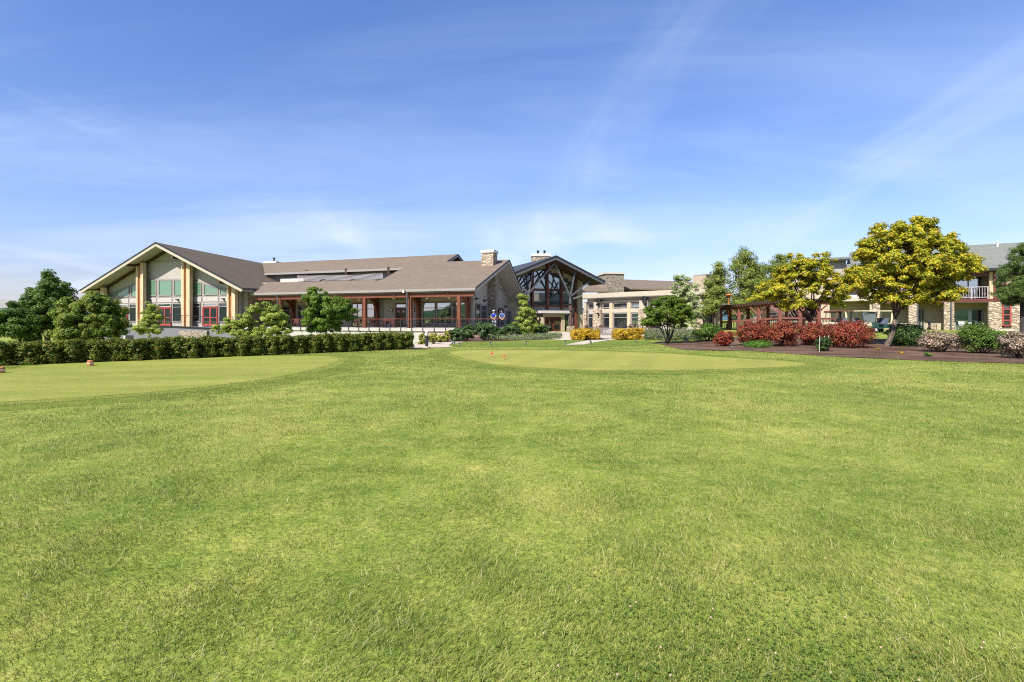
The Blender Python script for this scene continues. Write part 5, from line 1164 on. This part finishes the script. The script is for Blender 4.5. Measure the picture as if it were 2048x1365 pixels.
T('ornamental_tree', 'slender pale green tree in front of the hall posts', 298, 45, 298, 650, .05, [(298, 640, 24, 24), (300, 618, 16, 14), (312, 632, 14, 14), (285, 655, 18, 16), (305, 662, 24, 12)], 56, 5200, .35, .15, L['pale'], bark, 14, flat=.5, bias=.7)
T('ornamental_tree', 'airy pale green tree by the corner of the hall, left of its twin', 500, 44, 500, 655, .06, [(500, 640, 26, 28), (512, 618, 14, 14), (478, 650, 30, 20), (455, 660, 30, 14), (500, 664, 40, 12)], 80, 8500, .36, .16, L['pale'], bark, 15, flat=.5, bias=.65)
T('ornamental_tree', 'airy pale green tree in front of the porch end, right of its twin', 545, 43, 545, 655, .06, [(545, 640, 26, 26), (540, 617, 16, 12), (560, 636, 20, 16), (545, 662, 38, 12), (570, 650, 12, 12)], 80, 8500, .36, .16, L['pale'], bark, 16, flat=.5, bias=.65)
T('maple_tree', 'round bright green maple standing alone in front of the porch', 652, 38, 652, 655, .09, [(652, 622, 40, 38), (636, 598, 26, 22), (680, 622, 28, 30), (650, 648, 38, 16), (626, 620, 22, 24), (622, 588, 9, 10), (695, 605, 8, 10)], 120, 20000, .36, .15, L['fresh'], barkd, 17)
T('ornamental_tree', 'narrow lime green tree at the corner of the porch wing', 1052, 46, 1052, 655, .06, [(1048, 605, 9, 20), (1052, 625, 20, 18), (1050, 645, 26, 16), (1060, 655, 26, 14), (1044, 590, 7, 8)], 66, 7000, .34, .15, L['pale'], bark, 18, flat=.55)
# multi-stem shrub tree and companions
b = G(1334, 688); T('multistem_tree', 'round headed multi stemmed tree growing from the tip of the mulch bed', 1334, b.y, 1334, 655, .045, [(1336, 622, 46, 26), (1318, 632, 32, 22), (1360, 630, 26, 24), (1340, 605, 32, 14), (1300, 640, 18, 14)], 130, 20000, .26, .10, L['willow'], barkd, 19, stems=9, bias=.3)
T('flowering_tree', 'pale tree with white blossom behind the round headed tree', 1368, 46, 1368, 650, .06, [(1368, 580, 26, 24), (1378, 610, 30, 24), (1362, 560, 14, 12), (1385, 632, 24, 18), (1360, 648, 36, 10)], 80, 9500, .4, .17, L['blossom'], bark, 20, flat=.6, bias=.6)
T('birch_tree', 'tall olive green tree with the highest pointed crown behind the pergola', 1492, 60, 1492, 620, .16, [(1490, 570, 36, 52), (1485, 525, 24, 30), (1510, 550, 30, 36), (1480, 610, 40, 30)], 120, 15000, .75, .19, L['birch'], bark, 21, bias=.5)
T('birch_tree', 'slender olive green tree in front of the end of the curved lounge', 1431, 50, 1431, 622, .1, [(1430, 565, 20, 34), (1426, 600, 20, 26), (1438, 545, 14, 18), (1418, 618, 16, 16), (1440, 590, 16, 22)], 64, 8500, .6, .17, L['birch'], bark, 22, bias=.5)
T('birch_tree', 'olive green tree at the right of the group, partly behind the golden tree', 1556, 64, 1556, 620, .13, [(1555, 545, 26, 36), (1565, 525, 16, 20), (1540, 570, 26, 36)], 66, 8500, .7, .19, L['birch'], bark, 23, bias=.5)
# golden trees
T('golden_tree', 'smaller golden leaved tree spreading over the pergola', 1623, 39, 1621, 645, .16, [(1612, 560, 56, 40), (1560, 580, 52, 24), (1530, 592, 32, 14), (1640, 530, 36, 26), (1600, 530, 36, 24), (1660, 570, 40, 32), (1590, 610, 40, 12), (1570, 545, 24, 16), (1680, 590, 26, 24), (1615, 606, 30, 14)], 420, 38000, .30, .14, L['gold'], barkd, 24, flat=.62, bias=.55, up=.65, nl=34)
b = G(1773, 694); T('golden_tree', 'big golden leaved tree with a leaning trunk on the mulch bed', 1773, b.y, 1790, 640, .135, [(1815, 530, 84, 62), (1760, 545, 60, 50), (1870, 540, 66, 46), (1830, 470, 50, 34), (1775, 480, 46, 32), (1720, 560, 40, 34), (1915, 535, 40, 30), (1860, 590, 52, 16), (1780, 596, 60, 14), (1890, 490, 36, 26), (1735, 505, 32, 20), (1845, 448, 22, 16), (1940, 520, 14, 12)], 700, 72000, .31, .14, L['gold'], bark, 25, flat=.62, bias=.5, up=.65, nl=48)
T('pine_tree', 'dark green pine at the right edge of the photo', 2046, 34, 2046, 600, .16, [(2040, 560, 40, 44), (2044, 520, 28, 28), (2025, 590, 34, 20), (2060, 590, 50, 26), (2050, 498, 14, 12), (2080, 560, 40, 50)], 170, 30000, .34, .20, L['pine'], barkd, 26, up=.7, aspect=.16, bias=.45)
# red bushes
for px, py, w_, h_, mt, lab, sd in ((1454, 694, 47, 30, 'red', 'small rounded red bush, the leftmost and lowest of the red bushes', 31), (1517, 693, 70, 49, 'red2', 'rusty red bush below the pergola post, second of the red bushes from the left', 32), (1577, 694.5, 68, 51, 'red2', 'wide rusty red bush in the middle of the red row', 33), (1640, 693, 64, 45, 'red2', 'red bush behind the staked shrub', 34), (1717, 698, 92, 54, 'red2', 'largest red bush, beside the trunk of the big golden tree', 35)):
    shrub('red_bush', lab, px, py, w_, h_, L[mt], 13000 if w_ > 50 else 5000, .085, sd, 'red bushes along the mulch bed', wobble=1)
shrub('green_bush', 'rounded dark green bush at the left end of the mulch bed', 1421, 684, 58, 36, L['juniper'], 9000, .09, 41, wobble=1)
shrub('dark_bush', 'dark evergreen bush to the right of the big golden tree trunk', 1822, 694, 74, 46, L['bush'], 9000, .10, 42, wobble=1)
shrub('rhododendron', 'pink flowering shrub in front of the hotel lawn', 1898, 706, 72, 46, L['pink'], 9000, .075, 43, wobble=1)
shrub('juniper', 'spreading dark green juniper between two pink flowering shrubs', 1984, 709, 84, 58, L['juniper'], 11000, .10, 44, wobble=1, up=.9, aspect=.35)
shrub('rhododendron', 'pink flowering shrub cut off by the right edge of the photo', 2052, 719, 62, 56, L['pink'], 8000, .075, 45, wobble=1)
shrub('perennial', 'low bright green mound between two red bushes', 1521, 696.5, 50, 14, L['groundc'], 3500, .06, 46)
shrub('perennial', 'small bright green mound beside the staked shrub', 1671, 694, 26, 18, L['groundc'], 1800, .06, 47)
sb = shrub('young_shrub', 'young dark green shrub surrounded by white stakes', 1652, 704, 34, 28, L['bush'], 3200, .075, 48)
for px, py, h_ in ((1638.5, 705, 31), (1648, 701, 28), (1656.5, 701, 29)):
    b = G(px, py); t_ = thing('garden_stake', 'thin white garden stake around the young dark shrub', 'stake', b, 0, 'white stakes around the young shrub'); ORG[t_.name] = Vector((0, 0, 0))
    part('stake', M['concw'], t_, lambda m: m.tube([(0, 0, -.05), (.02, 0, h_ * b.y / F)], .018, 6)); part('tip', M['bench'], t_, lambda m: m.tube([(.02, 0, h_ * b.y / F), (.02, 0, h_ * b.y / F + .03)], [.018, .008], 6))
shrub('perennial', 'small green tuft at the front of the mulch bed', 1858, 715, 18, 9, L['groundc'], 500, .05, 49); shrub('marigold', 'tiny orange flowering plant in the mulch below the golden tree', 1804, 710, 9, 7, L['yellow'], 260, .045, 50)
shrub('marigold', 'tiny orange flowering plant close to the big tree trunk', 1757, 702, 8, 6, L['yellow'], 200, .045, 51)
# clipped yellow hedges and planting by the porch
shrub('yellow_hedge', 'clipped yellow orange hedge to the left of the bench', 1171.5, 680.5, 57, 21, L['yellow'], 12000, .085, 52, 'clipped yellow hedges beside the bench', box=1, cat='hedge', rc=.2, nclump=320); shrub('yellow_hedge', 'clipped yellow orange hedge to the right of the bench', 1260.5, 680, 60, 21, L['yellow'], 12000, .085, 53, 'clipped yellow hedges beside the bench', box=1, cat='hedge', rc=.2, nclump=320)
for i, (px, py, w_, h_, mt, lab) in enumerate(((914, 683, 36, 26, 'rhodo', 'small light green rhododendron next to the yellow shrubs'), (934, 682, 36, 32, 'rhodo', 'rounded rhododendron in front of the last porch column'), (967, 682, 42, 38, 'rhodo', 'largest rounded rhododendron, just left of the people at the rail'), (996, 679, 34, 26, 'bush', 'dark shrub below the people at the rail'), (1024, 678, 34, 32, 'rhodo', 'dark rhododendron left of the narrow lime tree'), (1078, 674, 40, 24, 'bush', 'low dark shrub right of the narrow lime tree'), (1040, 677, 34, 14, 'groundc', 'low green shrub in front of the narrow lime tree'))):
    shrub('rhododendron' if mt == 'rhodo' else 'garden_shrub', lab, px, py, w_, h_, L[mt], 5000, .11, 60 + i, 'shrubs below the porch', wobble=1)
for i, (px, py, w_, h_, lab) in enumerate(((844, 690, 20, 22, 'yellow green shrub behind the end of the hedge'), (866, 689, 18, 24, 'upright yellow shrub right of the bollard light'), (880, 686, 20, 16, 'low yellow shrub in front of the stone facing'), (893, 684, 14, 22, 'upright yellow shrub beside the small rhododendron'))):
    shrub('yellow_shrub', lab, px, py, w_, h_, L['ygreen'], 1700, .10, 70 + i, 'yellow shrubs below the porch')
# massed lavender and ornamental grass
def mass(name, label, cat, poly_px, n, hh, mat, size, seed):
    rg = np.random.default_rng(seed); pp = [G(*q) for q in poly_px]; C_ = []
    from mathutils.geometry import intersect_point_tri_2d
    tris = [(pp[0], pp[i], pp[i + 1]) for i in range(1, len(pp) - 1)]; ar = np.array([abs((b - a).xy.to_3d().cross((c - a).xy.to_3d()).z) for a, b, c in tris]); ti = rg.choice(len(tris), n, p=ar / ar.sum())
    r1 = np.sqrt(rg.uniform(0, 1, n)); r2_ = rg.uniform(0, 1, n)
    A = np.array([[tuple(x) for x in t_] for t_ in tris])[ti]
    p = A[:, 0] * (1 - r1)[:, None] + A[:, 1] * (r1 * (1 - r2_))[:, None] + A[:, 2] * (r1 * r2_)[:, None]
    p[:, 2] = ground_z(p[:, 0], p[:, 1]) + rg.uniform(.05, 1, n) ** .7 * hh * (0.7 + .3 * np.sin(p[:, 0] * 5) * np.sin(p[:, 1] * 4))
    N = rg.normal(size=(n, 3)); N[:, 2] *= .4
    o = leaf_mesh(name, p, N, size, mat, None, seed, .3); tag(o, label, cat, kind='stuff')
mass('lavender', 'strip of flowering lavender along the porch bed', 'lavender', [(965, 682), (1060, 682), (1120, 679), (1125, 674), (1060, 675), (975, 678)], 7000, .5, L['lav'], .15, 81)
mass('lavender', 'lavender and ornamental grass behind the round headed tree', 'lavender', [(1288, 682), (1400, 682), (1405, 674), (1290, 674)], 9000, .75, L['lav'], .17, 82)

# ================================================================== grass
def inside(px_, py_, poly):
    n = len(poly); c = np.zeros(len(px_), bool); j = n - 1
    for i in range(n):
        xi, yi = poly[i]; xj, yj = poly[j]
        c ^= ((yi > py_) != (yj > py_)) & (px_ < (xj - xi) * (py_ - yi) / (yj - yi + 1e-12) + xi); j = i
    return c
def grass(name, label, y0, y1, dens, hgt, wid, mat, seed, keep, lean=.8):
    rg = np.random.default_rng(seed)
    ys = np.linspace(y0, y1, 400); dn_ = dens(ys) * (2.15 * ys + 1.5); cdf = np.cumsum(dn_); n = int(cdf[-1] * (ys[1] - ys[0])); cdf /= cdf[-1]
    y = np.interp(rg.uniform(0, 1, n), cdf, ys); x = rg.uniform(-.5, .5, n) * (2.15 * y + 1.5)
    cl = (np.sin(x * 3.1 + np.sin(y * 2.3) * 1.7) * np.sin(y * 2.7 + np.sin(x * 1.9) * 2.1)) * .5 + .5
    k = keep(x, y) & (rg.uniform(0, 1, n) < .55 + .45 * cl); x = x[k]; y = y[k]; cl = cl[k]; n = len(x)
    z = ground_z(x, y)
    far = np.maximum(1, y / 5.5)
    h_ = hgt * rg.uniform(.5, 1.25, n) * (.7 + .5 * cl); w_ = wid * rg.uniform(.7, 1.4, n) * far
    a = rg.uniform(0, 2 * np.pi, n); fx = np.cos(a); fy = np.sin(a)
    ld = np.stack([np.cos(a), np.sin(a)], 1) * (rg.uniform(.1, 1, n) ** .8 * lean)[:, None] + np.stack([np.sin(y * .7 + x), np.cos(x * .6 - y * .4)], 1) * .28
    sa = a + rg.normal(0, .7, n) + np.pi / 2; sx = np.cos(sa) * w_ / 2; sy = np.sin(sa) * w_ / 2
    B = np.stack([x, y, z - .004], 1); S_ = np.stack([sx, sy, np.zeros(n)], 1); D = np.concatenate([ld, np.ones((n, 1))], 1); D /= np.linalg.norm(D, axis=1, keepdims=True)
    m_ = B + D * (h_ * .55)[:, None]; D2 = D.copy(); D2[:, :2] *= 1.7; D2[:, 2] *= .6; tip = m_ + D2 * (h_ * .5)[:, None]
    V = np.stack([B - S_, B + S_, m_ + S_ * .8, m_ - S_ * .8, tip], 1).reshape(-1, 3)
    i = np.arange(n)[:, None] * 5
    loops = np.concatenate([i, i + 1, i + 2, i + 3, i + 3, i + 2, i + 4], 1).ravel(); sizes = np.tile([4, 3], n)
    o = raw_mesh(name, V, loops, sizes, mat); tag(o, label, 'grass', kind='stuff'); return n
def kp(x, y):
    rj = np.random.default_rng(77); a = x + rj.normal(0, .22, len(x)); b = y + rj.normal(0, .3, len(x))
    return ~inside(a, b, teeP) & ~inside(a, b, putP) & ~inside(a, b, mulchP)
ng = grass('grass', 'mown green and straw coloured lawn grass across the foreground', 2.0, 34, lambda y: 12000 * (2.2 / y) ** 1.45, .046, .0031, M['blade'], 5, kp)
M['straw'] = leafmat('dry_straw', g3((.30, .24, .10), (.46, .37, .18), (.58, .48, .28)), .3)
grass('dry_grass', 'scattered longer dry straw stems lying in the lawn', 2.0, 14, lambda y: 170 * (2.2 / y) ** 1.2, .085, .0028, M['straw'], 6, kp, lean=2.2)
# clover patch, bottom centre right
M['clover'] = leafmat('clover_leaves', g3((.09, .15, .018), (.14, .21, .028), (.21, .27, .05)), .3)
rg = np.random.default_rng(9); n = 4200
cx_ = rg.normal(1.15, .55, n); cy_ = 2.05 + np.abs(rg.normal(0, .62, n)); C_ = np.stack([cx_, cy_, rg.uniform(.018, .04, n)], 1)
ang = rg.uniform(0, 6.28, n); C3 = np.concatenate([C_ + np.stack([np.cos(ang + k_ * 2.09), np.sin(ang + k_ * 2.09), np.zeros(n)], 1) * .0065 for k_ in range(3)]); N3 = rg.normal(0, .3, (3 * n, 3)); N3[:, 2] = 1
tag(leaf_mesh('clover', C3, N3, .0095, M['clover'], None, 3, .95), 'dense patch of small round clover leaves in the near lawn', 'clover', kind='stuff')
M['cloverf'] = plain('clover_flower', (.40, .27, .18), .8)
fl = thing('clover_flower', 'tiny pale pink clover flower head in the near lawn', 'clover flower', (0, 0, 0), 0, 'clover flowers in the near lawn')
part('flower_head', M['cloverf'], fl, lambda m: m.lathe((0, 0, .032), [(.0015, 0), (.0045, .0015), (.006, .0045), (.0045, .008), (.0015, .01)], 9)); part('stem', M['clover'], fl, lambda m: m.tube([(0, 0, 0), (0, 0, .033)], .0012, 5))
for i in range(26):
    o = fl if i == 0 else copy_tree(fl); o.location = (rnd.gauss(1.25, .5), 2.1 + abs(rnd.gauss(0, .5)), 0); o.rotation_euler = (rnd.gauss(0, .15), rnd.gauss(0, .15), 0)
